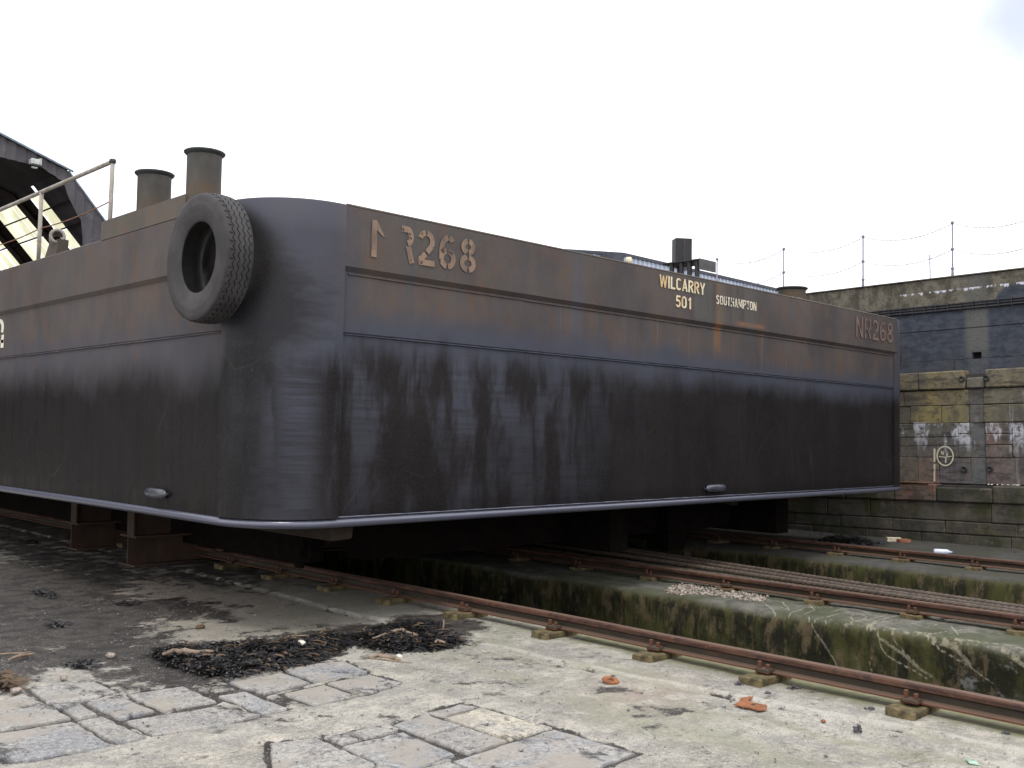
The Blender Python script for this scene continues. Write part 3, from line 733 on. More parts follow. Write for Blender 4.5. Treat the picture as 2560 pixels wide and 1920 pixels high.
# ------------------------------------------------------------------ rails
def rail_profile(h=.112):
    return [(-.066, 0), (.066, 0), (.066, .01), (.016, .022), (.011, .058), (.026, .066), (.037, .073), (.038, h - .014), (.03, h - .003), (.015, h), (-.015, h), (-.03, h - .003), (-.038, h - .014), (-.037, .073), (-.026, .066), (-.011, .058), (-.016, .022), (-.066, .01)]
def make_rail(x, zb, padys, label, padw=.17, dx=-.10):
    root = empty('slip_rail', (x, 0, zb))
    tag(root, label, 'rail', 'rails running down the slip')
    prof = rail_profile()
    ys = [-12] + [i * .5 for i in range(-2, 34)] + [30]
    V = []; m = len(prof)
    for y in ys:
        w = (float(fbm(np.array(y), np.array(x), .5, 2)) - .37) * .03
        for (u, z) in prof: V.append((u + w, y, z + .074 + w * .3))
    Fs = [(i * m + j, i * m + (j + 1) % m, (i + 1) * m + (j + 1) % m, (i + 1) * m + j) for i in range(len(ys) - 1) for j in range(m)]
    Fs += [tuple(range(m)), tuple(range((len(ys) - 1) * m, len(ys) * m))[::-1]]
    obj('rail_bar', (V, Fs), RAIL, root)
    for y in padys:
        ps = bbox(-.15 + dx, .13, -padw / 2, padw / 2, -.02, rnd.uniform(.064, .072), .006, 1, .008)
        o = obj('timber_pad', ps, PADM, root, loc=(0, y, 0)); o.rotation_euler.z = rnd.uniform(-.06, .06)
        obj('rail_clip', bbox(-.125, -.03, -.055, .055, .073, .103, .01, 1, .004), RAIL, root, loc=(0, y, 0))
        obj('rail_clip', bbox(.03, .115, -.05, .05, .073, .10, .008), RAIL, root, loc=(0, y, 0))
        for bx_, by_, bh in ((-.09, .03, .05), (-.085, -.028, .036)):
            obj('bolt', bbox(-.012, .012, -.012, .012, 0, bh, .003), RAIL, root, loc=(bx_, y + by_, .099))
    return root
make_rail(6.09, 0.0, [1.5, 2.62, 3.62, 4.53, 5.55, 6.62, 7.60, 8.6, 9.65, 10.7, 12.0, 13.4], 'nearest rusty slip rail on timber pads along the pavement edge', dx=-.11)
make_rail(9.50, -.06, [1.2, 2.2, 3.15, 4.1, 5.1, 6.15, 7.2, 8.3, 9.4], 'middle rusty slip rail with wire ropes lying beside it', dx=-.01, padw=.17)
make_rail(13.45, -.03, [2.2, 3.1, 4.1, 5.0, 5.95, 6.9, 7.9, 8.9, 10], 'far rusty slip rail close to the foot of the dock wall', dx=-.08)
# wire ropes beside the middle rail
rope_paths = [
 [(9.66, -6, .05), (9.70, 3, .06), (9.74, 6, .07), (9.78, 9, .09), (9.8, 15, .15)],
 [(9.80, -6, .06), (9.86, 3, .07), (9.98, 6, .09), (10.1, 9, .12), (10.2, 15, .25)],
 [(9.96, -6, .06), (10.02, 3, .07), (10.12, 5, .08), (10.36, 7.5, .10), (10.7, 15, .25)],
 [(10.14, -6, .06), (10.22, 3, .07), (10.36, 5, .08), (10.80, 8.6, .09), (11.5, 15, .22)]]
rl = ['wire rope nearest the middle rail', 'second wire rope out from the middle rail', 'third wire rope out from the middle rail', 'outermost wire rope swinging away from the middle rail over the trench']
for path, lb in zip(rope_paths, rl):
    pts = []
    for i in range(len(path) - 1):
        a, b = Vector(path[i]), Vector(path[i + 1]); m = int((b - a).length / .25) + 1
        for j in range(m): pts.append(a.lerp(b, j / m))
    pts.append(Vector(path[-1]))
    # smooth, then lay strands
    for _ in range(6): pts = [pts[0]] + [(pts[i - 1] + pts[i] * 2 + pts[i + 1]) / 4 for i in range(1, len(pts) - 1)] + [pts[-1]]
    strands = []
    fine = []
    for i in range(len(pts) - 1):
        for j in range(8): fine.append(pts[i].lerp(pts[i + 1], j / 8))
    for s in range(3):
        sp = []
        for i, q in enumerate(fine):
            a = i * .9 + s * 2.094; sp.append(q + Vector((math.cos(a) * .013, 0, math.sin(a) * .013)))
        strands.append(tube(sp, .018, 5))
    o = obj('wire_rope', join(*strands), ROPE, None, True)
    tag(o, lb, 'wire rope', 'wire ropes along the middle rail')

# ------------------------------------------------------------------ barge
barge = empty('barge', (0, 0, 0))
tag(barge, 'large black and rust brown steel barge hauled out on the slip cradle', 'barge')
X0, X1, Y0, Y1, RC = 4.0, 15.45, 6.70, 29.0, .65
ZB, ZT = .90, 3.475
def outline(off=0.0, seg=14, x0=X0, x1=X1, y0=Y0, y1=Y1, r=RC):
    pts = []
    for (cx, cy, a0) in ((x0 + r, y0 + r, 180), (x1 - r, y0 + r, 270), (x1 - r, y1 - r, 0), (x0 + r, y1 - r, 90)):
        for i in range(seg + 1):
            a = R(a0 + 90 * i / seg); pts.append((cx + (r + off) * math.cos(a), cy + (r + off) * math.sin(a)))
    return pts
def ring_surface(levels, seg=14, cap_top=None, cap_bot=None):
    """levels: (z, offset)"""
    V, Fs = [], []; m = None
    for (z, off) in levels:
        o = outline(off, seg); m = len(o); V += [(x, y, z) for x, y in o]
    for l in range(len(levels) - 1):
        for i in range(m):
            i2 = (i + 1) % m; Fs.append((l * m + i, l * m + i2, (l + 1) * m + i2, (l + 1) * m + i))
    if cap_bot: Fs.append(tuple(range(m))[::-1])
    if cap_top: Fs.append(tuple(range((len(levels) - 1) * m, len(levels) * m)))
    return V, Fs
o = obj('hull', ring_surface([(ZB - .05, -.16), (ZB - .035, -.08), (ZB - .005, -.035), (ZB + .05, -.012), (ZB + .2, -.012), (2.435, -.012), (3.40, -.012)], cap_bot=True), HULL, barge)
me = o.data; me.shade_smooth()
mod = o.modifiers.new('split', 'EDGE_SPLIT'); mod.split_angle = R(25)
obj('deck', ring_surface([(3.40, -.2), (ZT - .012, -.03)], cap_top=True), DECKM, barge)
# upper lap plating between the seam and the name strake, and the name strake itself (flat sides only)
def side_panel(z0, z1, off0, off1, a, b, face, base=-.012):
    """thick plate on face 'A' (y=Y0) from x=a..b or face 'B' (x=X0) from y=a..b; prism with a sloping lower edge"""
    if face == 'A': P = lambda u, off, z: (u, Y0 - off, z)
    else: P = lambda u, off, z: (X0 - off, u, z)
    prof = [(base - .02, z0 - .0), (base, z0), (off0, z0 + (off0 - base) * 1.25), (off1, z1 - .01), (off1 - .012, z1), (base - .03, z1)]
    m = len(prof); V = [P(a, o_, z) for o_, z in prof] + [P(b, o_, z) for o_, z in prof]
    Fs = [(i, (i + 1) % m, (i + 1) % m + m, i + m) for i in range(m)] + [tuple(range(m))[::-1], tuple(range(m, 2 * m))]
    return V, Fs
def recalc(o):
    bm = bmesh.new(); bm.from_mesh(o.data); bmesh.ops.recalc_face_normals(bm, faces=bm.faces[:]); bm.to_mesh(o.data); bm.free(); return o
AX0, AX1, BY0 = X0 + RC + .03, X1 - RC, Y0 + RC + .02
recalc(obj('name_strake', side_panel(2.925, ZT, .030, .030, AX0, AX1 + .02, 'A'), HULL, barge))
recalc(obj('name_strake', side_panel(2.925, ZT, .030, .030, BY0, Y1 - RC, 'B'), HULL, barge))
recalc(obj('lap_plate', side_panel(2.43, 2.945, .0, .0, AX0, AX1, 'A'), HULL, barge))
recalc(obj('lap_plate', side_panel(2.43, 2.945, .0, .0, BY0, Y1 - RC, 'B'), HULL, barge))
# rounded corner plates, slightly proud
def corner_plate(cx, cy, a0, a1, e0, e1, off, seg=20):
    pts = []
    def pt(a): return (cx + (RC + off) * math.cos(R(a)), cy + (RC + off) * math.sin(R(a)))
    path = [(pt(a0)[0] + e0[0], pt(a0)[1] + e0[1])] + [pt(a0 + (a1 - a0) * i / seg) for i in range(seg + 1)] + [(pt(a1)[0] + e1[0], pt(a1)[1] + e1[1])]
    V, Fs = [], []; lv = [(ZB + .045, -.02), (ZB + .045, 0), (1.6, 0), (2.4, 0.002), (2.8, .006), (3.2, .006), (ZT - .008, .006), (ZT + .004, -.004), (ZT + .004, -.03)]
    m = len(path)
    for z, k in lv:
        for (x, y) in path:
            d = Vector((cx - x, cy - y)); d = d / d.length; V.append((x - d.x * k, y - d.y * k, z))
    for l in range(len(lv) - 1):
        for i in range(m - 1): Fs.append((l * m + i, l * m + i + 1, (l + 1) * m + i + 1, (l + 1) * m + i))
    # edge returns
    for i in (0, m - 1):
        b = len(V)
        for z, k in lv:
            x, y = path[i]; d = Vector((cx - x, cy - y)).normalized(); V.append((x + d.x * .07, y + d.y * .07, z))
        for l in range(len(lv) - 1): Fs.append((l * m + i, (l + 1) * m + i, b + l + 1, b + l))
    return V, Fs
c = obj('corner_plate', corner_plate(X0 + RC, Y0 + RC, 180, 270, (0, 0), (.03, 0), .026), HULL, barge, True)
m_ = c.modifiers.new('split', 'EDGE_SPLIT'); m_.split_angle = R(40)
c = obj('corner_plate', corner_plate(X1 - RC, Y0 + RC, 270, 360, (-.05, 0), (0, 0), .012), HULL, barge, True)
m_ = c.modifiers.new('split', 'EDGE_SPLIT'); m_.split_angle = R(40)
# chine bar all round
V, Fs = [], []; oo = outline(-.015, 14); m = len(oo); n = 10
dense = []
for i in range(m):
    a, b = Vector(oo[i]), Vector(oo[(i + 1) % m]); L = (b - a).length; k = max(1, int(L / .4))
    for j in range(k): dense.append((a.lerp(b, j / k), (b - a).normalized()))
for (q, t) in dense:
    nrm = Vector((t.y, -t.x)); w = 0.0
    for k in range(n):
        a = 2 * math.pi * k / n
        V.append((q.x + nrm.x * (math.cos(a) * .038), q.y + nrm.y * (math.cos(a) * .038), ZB + .005 + math.sin(a) * .036 + w))
m = len(dense)
for i in range(m):
    for k in range(n): Fs.append((i * n + k, ((i + 1) % m) * n + k, ((i + 1) % m) * n + (k + 1) % n, i * n + (k + 1) % n))
obj('chine_bar', (V, Fs), CHINE, barge, True)
# weld beads
def bead(pts, r=.008, mat=HULL):
    P = []
    for i in range(len(pts) - 1):
        a, b = Vector(pts[i]), Vector(pts[i + 1]); k = max(1, int((b - a).length / .08))
        for j in range(k): P.append(a.lerp(b, j / k))
    P.append(Vector(pts[-1]))
    return obj('weld_bead', tube(P, r, 6, True, [r * rnd.uniform(.6, 1.3) for _ in P]), mat, barge, True)
bead([(AX0 + .02, Y0 + .004, 2.427), (AX1 - .02, Y0 + .004, 2.427)], .0065)
bead([(X0 + .004, BY0, 2.427), (X0 + .004, Y1 - 1, 2.427)], .0065)
bead([(10.0, Y0 + .012, 2.42), (10.0, Y0 + .012, .98)], .006)
bead([(X0 - .004, BY0 - .01, 2.42), (X0 - .004, BY0 - .01, .98)], .009)
bead([(AX0 - .0, Y0 - .004, 3.4), (AX0 - .0, Y0 - .004, .98)], .007)
bead([(AX0 + .05, Y0 - .004, 2.918), (AX1 - .1, Y0 - .004, 2.918)], .007)
bead([(x, y, ZB + .052) for x, y in outline(.006)[:31]], .007, CHINE)
# top edge rim
obj('gunwale_rim', tube([(x, Y0 - .018, ZT + .001) for x in (AX0 + .01, 8, 11, AX1)], .014, 6), DECKM, barge)
# raised coaming box behind the side rail
bx = bbox(X0 - .03, 5.3, 8.02, 9.80, ZT - .03, 3.66, .014, 2)
obj('coaming_box', bx, DECKM, barge)
# bollards
def bollard(cx, cy, r, z0, z1, flare=.03):
    prof = [(r, z0), (r, z1 - .05), (r + .004, z1 - .04), (r + flare, z1 - .012), (r + flare, z1), (r - .02, z1), (r - .025, z1 - .3)]
    b = obj('bollard', lathe([(a, h) for a, h in prof[:3]], 32), BOLL, barge, True, (cx, cy, 0))
    rim = obj('bollard_rim', lathe([(r + .002, z1 - .045), (r + .012, z1 - .035), (r + flare, z1 - .018), (r + flare + .002, z1 - .006), (r + flare - .006, z1), (r - .02, z1 - .002), (r - .025, z1 - .35)], 32), RIM, b, True)
    return b
bollard(4.62, 10.06, .17, 3.5, 4.31)
bollard(4.62, 8.98, .165, 3.5, 4.33)
bollard(13.5, 7.7, .205, 3.47, 3.90, .03)
bollard(14.3, 8.6, .205, 3.47, 3.88, .03)
# railing on the side
rail = empty('deck_railing', (0, 0, 0), barge)
for y in (10.10, 12.06, 14.1, 16.1, 18.1):
    obj('railing_post', tube([(4.18, y, 3.46), (4.18, y - .01, 3.9), (4.18, y - .02, 4.34)], .024, 8), PALEP, rail, True)
obj('top_bar', tube([(4.18, 20, 4.35), (4.18, 15, 4.345), (4.18, 12, 4.35), (4.18, 10.08, 4.35)], .023, 8), PALEP, rail, True)
b = lathe([(.0, -.03), (.032, -.02), (.036, 0), (.032, .02), (0, .03)], 10)
obj('end_cap', b, RIM, rail, True, (4.18, 10.08, 4.352))
def catenary(a, b, sag, n=14):
    a, b = Vector(a), Vector(b)
    return [a.lerp(b, i / n) - Vector((0, 0, sag * 4 * (i / n) * (1 - i / n))) for i in range(n + 1)]
for zz in (3.93, 3.56):
    P = []
    yy = [10.10, 12.06, 14.1, 16.1]
    for i in range(3): P += catenary((4.19, yy[i], zz + (.02 if i == 0 else 0)), (4.19, yy[i + 1], zz), .03 if zz > 3.7 else .05)
    obj('guard_wire', tube(P, .007, 5), WIRE, rail)
# vent cowl: short fat pipe with an open mouth on a sloping stool
cw = empty('pipe_fairlead', (4.5, 12.3, 0), barge)
mt = Matrix.Translation((0, .08, 3.90)) @ Matrix.Rotation(R(90), 4, 'X') @ Matrix.Rotation(R(-20), 4, 'Y')
obj('pipe_mouth', xf(lathe([(.055, -.16), (.055, .15), (.062, .17), (.085, .17), (.092, .15), (.092, -.16), (.055, -.16)], 24), mt), PALEP, cw, True)
obj('stool', ([(-.08, .42, 3.46), (.08, .42, 3.46), (.08, -.05, 3.46), (-.08, -.05, 3.46), (-.06, .16, 3.85), (.06, .16, 3.85), (.06, -.12, 3.86), (-.06, -.12, 3.86)], [(0, 1, 5, 4), (1, 2, 6, 5), (2, 3, 7, 6), (3, 0, 4, 7), (4, 5, 6, 7)]), DECKM, cw)
# mast table with square trunk
tbl = empty('deck_table', (11.8, 8.2, 0), barge)
obj('table_plate', bbox(0, .42, 0, .66, 4.155, 4.175, .004), STEELD, tbl)
obj('skirt_plate', bbox(.0, .42, -.012, .0, 4.02, 4.18, .004), mat_plain('grey skirt paint', (.07, .07, .068), .6), tbl)
for (a, b_) in ((.05, .06), (.05, .19), (.05, .33), (.05, .50), (.37, .60)):
    obj('leg', lathe([(.036, 3.46), (.036, 4.155)], 14), STEELD, tbl, True, (a, b_, 0))
RT = Matrix.Translation((.18, .42, 0)) @ Matrix.Rotation(R(-36), 4, 'Z')
obj('trunk', xf(bbox(-.125, .125, -.09, .09, 4.176, 4.53, .006), RT), STEELD, tbl)
obj('trunk_seam', xf(box(-.010, .010, -.10, -.09, 4.18, 4.52), RT), mat_plain('brown seam', (.05, .035, .03), .6), tbl)
obj('aerial', tube([(.18, .42, 4.5), (.18, .42, 4.66)], .003, 6), GALV, tbl)
obj('aerial', tube([(.33, .10, 4.17), (.33, .10, 4.58)], .003, 6), GALV, tbl)
obj('deck_lamp', join(lathe([(.03, 3.46), (.028, 3.64), (.04, 3.65), (.042, 3.69), (.03, 3.72), (0, 3.725)], 12)), CREAM, barge, True, (9.1, 7.3, 0))
lump = []
for i in range(6):
    lump.append(tube(catenary((11.15 + i * .25, 7.2 + .1 * (i % 2), 3.49), (11.5 + i * .25, 7.1, 3.50 + .02 * i), -.05, 6), .012, 5))
lump.append(tube([(11.9, 7.25, 3.48), (12.2, 7.2, 3.52), (12.55, 7.15, 3.58), (12.9, 7.1, 3.52)], .045, 7))
obj('mooring_rope', join(*lump), WIRE, barge, True)
# anodes
def anode(face, u, z, label=None):
    v, f = lathe([(0, -.2), (.028, -.185), (.042, -.15), (.046, -.05), (.046, .05), (.042, .15), (.028, .185), (0, .2)], 12)
    if face == 'A': vf = ([(h, r1 * .7, r2) for (r1, r2, h) in v], f); loc = (u, Y0 - .02, z)
    else: vf = ([(r1 * .7, h, r2) for (r1, r2, h) in v], f); loc = (X0 - .02, u, z)
    o = obj('anode', vf, ANODE, barge, True, loc)
    lug = obj('lug', xf(box(-.012, .012, -.012, .012, -.01, .012), Matrix.Translation(((-.21, 0, 0) if face == 'A' else (0, -.21, .005)))), ANODE, o)
    return o
anode('B', 8.43, 1.07); anode('A', 10.0, 1.045)

# ------------------------------------------------------------------ lettering
def strip(path, w, zig=0):
    V, Fs = [], []
    for i, p in enumerate(path):
        a = Vector(path[max(0, i - 1)]); b = Vector(path[min(len(path) - 1, i + 1)]); t = (b - a).normalized(); n = Vector((-t.y, t.x)) * w / 2
        p = Vector(p); V += [p + n, p - n]
    Fs = [(2 * i, 2 * i + 1, 2 * i + 3, 2 * i + 2) for i in range(len(path) - 1)]
    return [tuple(v) for v in V], Fs
def arc(cx, cy, rx, ry, a0, a1, n=22):
    return [(cx + rx * math.cos(R(a0 + (a1 - a0) * i / n)), cy + ry * math.sin(R(a0 + (a1 - a0) * i / n))) for i in range(n + 1)]
def glyph(ch, W=.17, stencil=True):
    g = []; h = W / 2
    S = lambda p: g.append(strip(p, W))
    if ch == 'N':
        S([(h, 0), (h, 1)]); S([(h + .01, .98), (.62 - h, .02)]); S([(.62 - h, 0), (.62 - h, 1)])
    elif ch == 'R':
        S([(h, 0), (h, 1)]); S([(W + .03, 1 - h), (.30, 1 - h)]); S([(W + .03, .48), (.30, .48)]); S(arc(.36, .74, .60 - h - .36, .26 - h + .085, 80, -80)); S([(.36, .45), (.60 - h, 0)])
    elif ch == '2':
        S(arc(.30, .70, .30 - h, .30 - h, 165, 96 if stencil else 90)); S(arc(.30, .70, .30 - h, .30 - h, 84 if stencil else 90, -35)); S([(.49, .56), (.33, .38)]); S([(.28, .33), (.06, .12)]); S([(0, h), (.60, h)])
    elif ch == '6':
        ee = 8 if stencil else 0
        S(arc(.30, .30, .30 - h, .30 - h, 90 - ee, -90 + ee)); S(arc(.30, .30, .30 - h, .30 - h, 270 - ee, 90 + ee)); S(arc(.36, .5, .36 - h, .5 - h, 180, 100)); S(arc(.32, .62, .27 - h, .38 - h, 78, 40, 8)); S([(h, .5), (h, .28)])
    elif ch == '8':
        ee = 10 if stencil else 0
        for (cy, r) in ((.27, .27), (.75, .25)):
            rx = .30 if cy < .5 else .26
            S(arc(.30, cy, rx - h, r - h, 90 - ee, -90 + ee)); S(arc(.30, cy, rx - h, r - h, 270 - ee, 90 + ee))
    elif ch == '1': S([(h, 0), (h, 1)]); S([(h, .92), (-.12, .76)])
    elif ch == '0': S(arc(.30, .5, .30 - h, .5 - h, 0, 360, 40))
    return join(*[([(v[0], v[1], .0005 * q) for v in a], f) for q, (a, f) in enumerate(g)])
def put_text(vfs, name, mat, face, u0, z0, sx, sz, off):
    out = []
    for n_, (v, f) in enumerate(vfs):
        vs = []
        if face == 'A': vs.append(([(u0 + a[0] * sx, Y0 - off - a[2], z0 + a[1] * sz) for a in v], f))
        else: vs.append(([(X0 - off - a[2], u0 - a[0] * sx, z0 + a[1] * sz) for a in v], f))
        out.append(obj(name, vs[0], mat, barge))
    return out
L1 = mat_paint_letters('worn tan stencil paint', (.25, .17, .12), (.14, .10, .08), .575, 1, 13)
L2 = mat_paint_letters('faint brown paint', (.18, .125, .105), (.115, .08, .07), .585, 4, 11)
LW = mat_paint_letters('chipped ivory paint', (.74, .66, .47), (.62, .38, .15), .62, 9, 22)
LB = mat_paint_letters('chipped white paint', (.68, .66, .55), (.6, .58, .48), .62, 3, 12)
def word(s, adv, W, stencil):
    out = []; x = 0
    for ch in s:
        v, f = glyph(ch, W, stencil); out.append(([(a[0] + x, a[1], a[2]) for a in v], f)); x += adv[ch]
    return out
ADV = {'N': .80, 'R': .66, '2': .70, '6': .72, '8': .7, '5': .7, '0': .7, '1': .4}
# worn NR268 near the corner: the N and the R survive only in part
big = []
v, f = glyph('N', .17); vv, ff = strip([(.085, 0), (.085, 1)], .17); big.append(([(a[0], a[1], 0) for a in vv], ff))
big[0] = ([(0, 0, 0), (0, 1, 0), (.17, 1, 0), (.42, .60, 0), (.36, .60, 0), (.17, .74, 0), (.17, 0, 0)], [(0, 6, 5, 1), (1, 5, 2), (2, 5, 4, 3)])
def at(vf, x): return [(a[0] + x, a[1], a[2] if len(a) > 2 else 0) for a in vf[0]], vf[1]
for part in (strip([(.19, .915), (.36, .915)], .17), strip(arc(.38, .72, .14, .20, 95, -80), .17), strip([(.42, .46), (.56, .0)], .17)):
    big.append(at(part, .78))
x = 1.52
for ch in '268': big.append(at(glyph(ch, .165), x)); x += .76
put_text(big, 'painted_character', L1, 'A', 4.93, 3.085, .322, .31, .0375)
put_text(word('NR268', {'N': .78, 'R': .72, '2': .72, '6': .72, '8': .7}, .13, False), 'painted_character', L2, 'A', 13.47, 3.10, .335, .30, .0375)
# half-visible letters at the left edge of the side
put_text([at(strip(arc(.3, .6, .21, .3, 110, -40), .17), 0), at(strip([(.52, -.25), (.52, .3)], .2), 0), at(strip([(.2, .02), (.6, .02)], .14), 0)], 'painted_character', LB, 'B', 12.85, 2.62, .5, .28, .004)
def nglyph(ch, W=.155):
    g = []; h = W / 2; S = lambda p, w=W: g.append(strip(p, w)); r = .25
    if ch == 'W': S([(.06, 1), (.20, 0)], .13); S([(.20, 0), (.35, .95)], .11); S([(.35, .95), (.50, 0)], .11); S([(.50, 0), (.66, 1)], .13)
    elif ch == 'M': S([(h, 0), (h, 1)]); S([(.12, 1), (.33, .15)], .12); S([(.33, .15), (.54, 1)], .12); S([(.66 - h, 0), (.66 - h, 1)])
    elif ch == 'I': S([(h, 0), (h, 1)])
    elif ch == 'L': S([(h, 0), (h, 1)]); S([(W, h), (.44, h)])
    elif ch == 'C': S(arc(r + .0, 1 - r, r - h, r - h, 20, 180)); S([(h, 1 - r), (h, r)]); S(arc(r, r, r - h, r - h, 180, 340))
    elif ch == 'A': S([(.07, 0), (.27, 1)], .14); S([(.27, 1), (.47, 0)], .14); S([(.15, .3), (.39, .3)], .12)
    elif ch == 'R': S([(h, 0), (h, 1)]); S([(W, 1 - h), (.26, 1 - h)]); S([(W, .46), (.26, .46)]); S(arc(.25, .73, .25 - h, .27 - h / 2 - .04, 88, -88)); S([(.28, .42), (.44, 0)])
    elif ch == 'P': S([(h, 0), (h, 1)]); S([(W, 1 - h), (.26, 1 - h)]); S([(W, .42), (.26, .42)]); S(arc(.25, .71, .25 - h, .29 - h / 2 - .04, 88, -88))
    elif ch == 'Y': S([(.06, 1), (.26, .42)], .14); S([(.46, 1), (.26, .42)], .14); S([(.26, .45), (.26, 0)])
    elif ch == 'S': S(arc(.24, .74, .24 - h, .26 - h, 20, 270)); S(arc(.24, .27, .24 - h, .27 - h + .015, 90, -160))
    elif ch in 'O0': S(arc(r, 1 - r, r - h, r - h, 0, 180)); S([(h, 1 - r), (h, r)]); S(arc(r, r, r - h, r - h, 180, 360)); S([(2 * r - h, r), (2 * r - h, 1 - r)])
    elif ch == 'U': S([(h, 1), (h, r)]); S(arc(r, r, r - h, r - h, 180, 360)); S([(2 * r - h, r), (2 * r - h, 1)])
    elif ch == 'T': S([(0, 1 - h), (.46, 1 - h)]); S([(.23, 1 - W), (.23, 0)])
    elif ch == 'H': S([(h, 0), (h, 1)]); S([(W, .5), (.5 - W, .5)]); S([(.5 - h, 0), (.5 - h, 1)])
    elif ch == 'N': S([(h, 0), (h, 1)]); S([(.10, .98), (.42, .02)], .14); S([(.52 - h, 0), (.52 - h, 1)])
    elif ch == '5': S([(.46, 1 - h), (.08, 1 - h)]); S([(.12, .95), (.09, .48)], .13); S(arc(.23, .33, .25 - h, .33 - h, 140, -150))
    elif ch == '1': S([(.28, 0), (.28, 1)]); S([(.25, .88), (.10, .74)], .12)
    return join(*[([(v[0], v[1], .0005 * q) for v in a], f) for q, (a, f) in enumerate(g)])
NW = {'W': .72, 'M': .66, 'I': .16, 'L': .44, 'C': .50, 'A': .54, 'R': .50, 'P': .50, 'Y': .52, 'S': .48, 'O': .50, '0': .50, 'U': .50, 'T': .46, 'H': .50, 'N': .52, '5': .48, '1': .38}
def name_text(t, mat, x0, x1, z0, h, gap=.085):
    tot = sum(NW[c] for c in t) + gap * (len(t) - 1); x = 0; out = []
    for c in t:
        v, f = nglyph(c); out.append(([(a[0] + x, a[1], a[2]) for a in v], f)); x += NW[c] + gap
    put_text(out, 'painted_character', mat, 'A', x0, z0, (x1 - x0) / tot, h, .0375)
name_text('WILCARRY', LW, 8.85, 9.72, 3.288, .138)
name_text('501', LW, 9.15, 9.45, 3.095, .135)
name_text('SOUTHAMPTON', mat_paint_letters('chipped white name paint', (.70, .66, .55), (.62, .45, .26), .545, 15, 20), 9.95, 10.83, 3.212, .108)

# ------------------------------------------------------------------ lorry tyre fender
def make_tyre(loc, rotz, label):
    root = empty('lorry_tyre', loc); root.rotation_euler.z = rotz
    tag(root, label, 'tyre', 'lorry tyre fenders hung on the barge')
    hw, Ro = .15, .515
    prof = [(.30, -.10), (.285, -.108), (.28, -.118), (.292, -.128), (.312, -.134), (.325, -.140), (.345, -.147), (.40, -.158), (.425, -.162), (.432, -.159), (.45, -.161), (.478, -.155), (.496, -.146), (.500, -.138), (.47, -.12), (.46, 0), (.47, .12), (.500, .138), (.478, .155), (.45, .161), (.40, .158), (.345, .147), (.312, .134), (.28, .118), (.285, .108), (.30, .10),
            (.35, .115), (.42, .12), (.455, .09), (.462, 0), (.455, -.09), (.42, -.12), (.35, -.115)]
    prof = [(r, h) for r, h in prof if not (r in (.47, .46) )]
    obj('sidewall', lathe([(r, h * .76) for r, h in prof], 96, 'X', True), RUBBER, root, True)
    # tread: ribs with zig-zag grooves and notched shoulders
    N = 288; cols = []
    grooves = [-.085, -.030, .030, .085]
    def crown(w): return Ro - .010 * (w / .14) ** 2 - (.0 if abs(w) < .12 else .010 * ((abs(w) - .12) / .02))
    V, Fs = [], []
    ws = []
    ws.append(('e', -.142, 0))
    ws.append(('s', -.128, 1)); ws.append(('s', -.112, 1))
    for g in grooves: ws += [('z', g - .0062, 1), ('g', g - .003, 0), ('g', g + .003, 0), ('z', g + .0062, 1)]
    ws += [('s', .112, 1), ('s', .128, 1), ('e', .142, 0)]
    for k in range(N):
        ph = (k % 6) / 6.0; tri = 2 * abs(2 * ph - 1) - 1
        a = 2 * math.pi * k / N
        notch = 1 if (k % 6) in (0, 1) else 0
        for (t, w, up) in ws:
            ww = w + (tri * .012 if t in 'zg' else 0)
            r = crown(ww) - (.016 if t == 'g' else 0)
            if t == 'e': r = .494
            if t == 's' and notch: r -= .02
            V.append((ww, r * math.cos(a), r * math.sin(a)))
    m = len(ws)
    for k in range(N):
        k2 = (k + 1) % N
        for j in range(m - 1): Fs.append((k * m + j, k2 * m + j, k2 * m + j + 1, k * m + j + 1))
    t = obj('tread', ([(v[0] * .76, v[1], v[2]) for v in V], Fs), RUBBER, root)
    return root
make_tyre((3.815, 7.29, 2.985), R(0), 'worn lorry tyre hung as a fender at the near rounded corner of the barge')
make_tyre((15.62, 7.50, 3.0), R(180), 'lorry tyre barely showing round the far corner of the barge')

# ------------------------------------------------------------------ cradle and supports under the barge
def ibeam(x0, x1, y, z0, z1, fw=.30, t=.022):
    fw = .42
    return join(box(x0, x1, y - fw / 2, y + fw / 2, z0, z0 + t), box(x0, x1, y - fw / 2, y + fw / 2, z1 - t, z1), box(x0 + .002, x1 - .002, y - .012, y + .012, z0 + t, z1 - t))
for (x, y, lb) in ((5.18, 11.66, 'rusty steel beam end under the barge side, nearest the camera'), (5.28, 13.63, 'second rusty steel beam under the barge side, further up the slip')):
    r_ = empty('support_beam', (x, y, 0)); tag(r_, lb, 'steel beam', 'cross beams under the barge')
    obj('beam', ibeam(0, 9.0, 0, .005, .365), BEAM, r_)
    obj('packing_post', box(.01, .03, -.13, .05, .366, .845), BEAM, r_)
    obj('packing_web', box(.03, .5, -.06, -.04, .366, .845), BEAM, r_)
cr = empty('slip_cradle', (0, 0, 0)); tag(cr, 'dark rusty rail carriage carrying the barge on the slip', 'slip cradle')
for x in (6.0, 9.5, 13.3):
    obj('light_block_frame', box(x - .13, x + .2, 7.75 if x > 6.5 else 9.1, 26, .24, .84), DARK, cr)  # cradle frames deepened into solid boxes to block light below the barge
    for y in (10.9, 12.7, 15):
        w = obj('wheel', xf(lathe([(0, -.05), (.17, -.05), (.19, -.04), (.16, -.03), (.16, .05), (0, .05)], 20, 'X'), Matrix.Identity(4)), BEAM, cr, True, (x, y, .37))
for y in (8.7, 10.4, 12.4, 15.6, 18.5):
    obj('cross_beam', box(6.3, 14.2, y - .15, y + .15, .30, .83), DARK, cr)
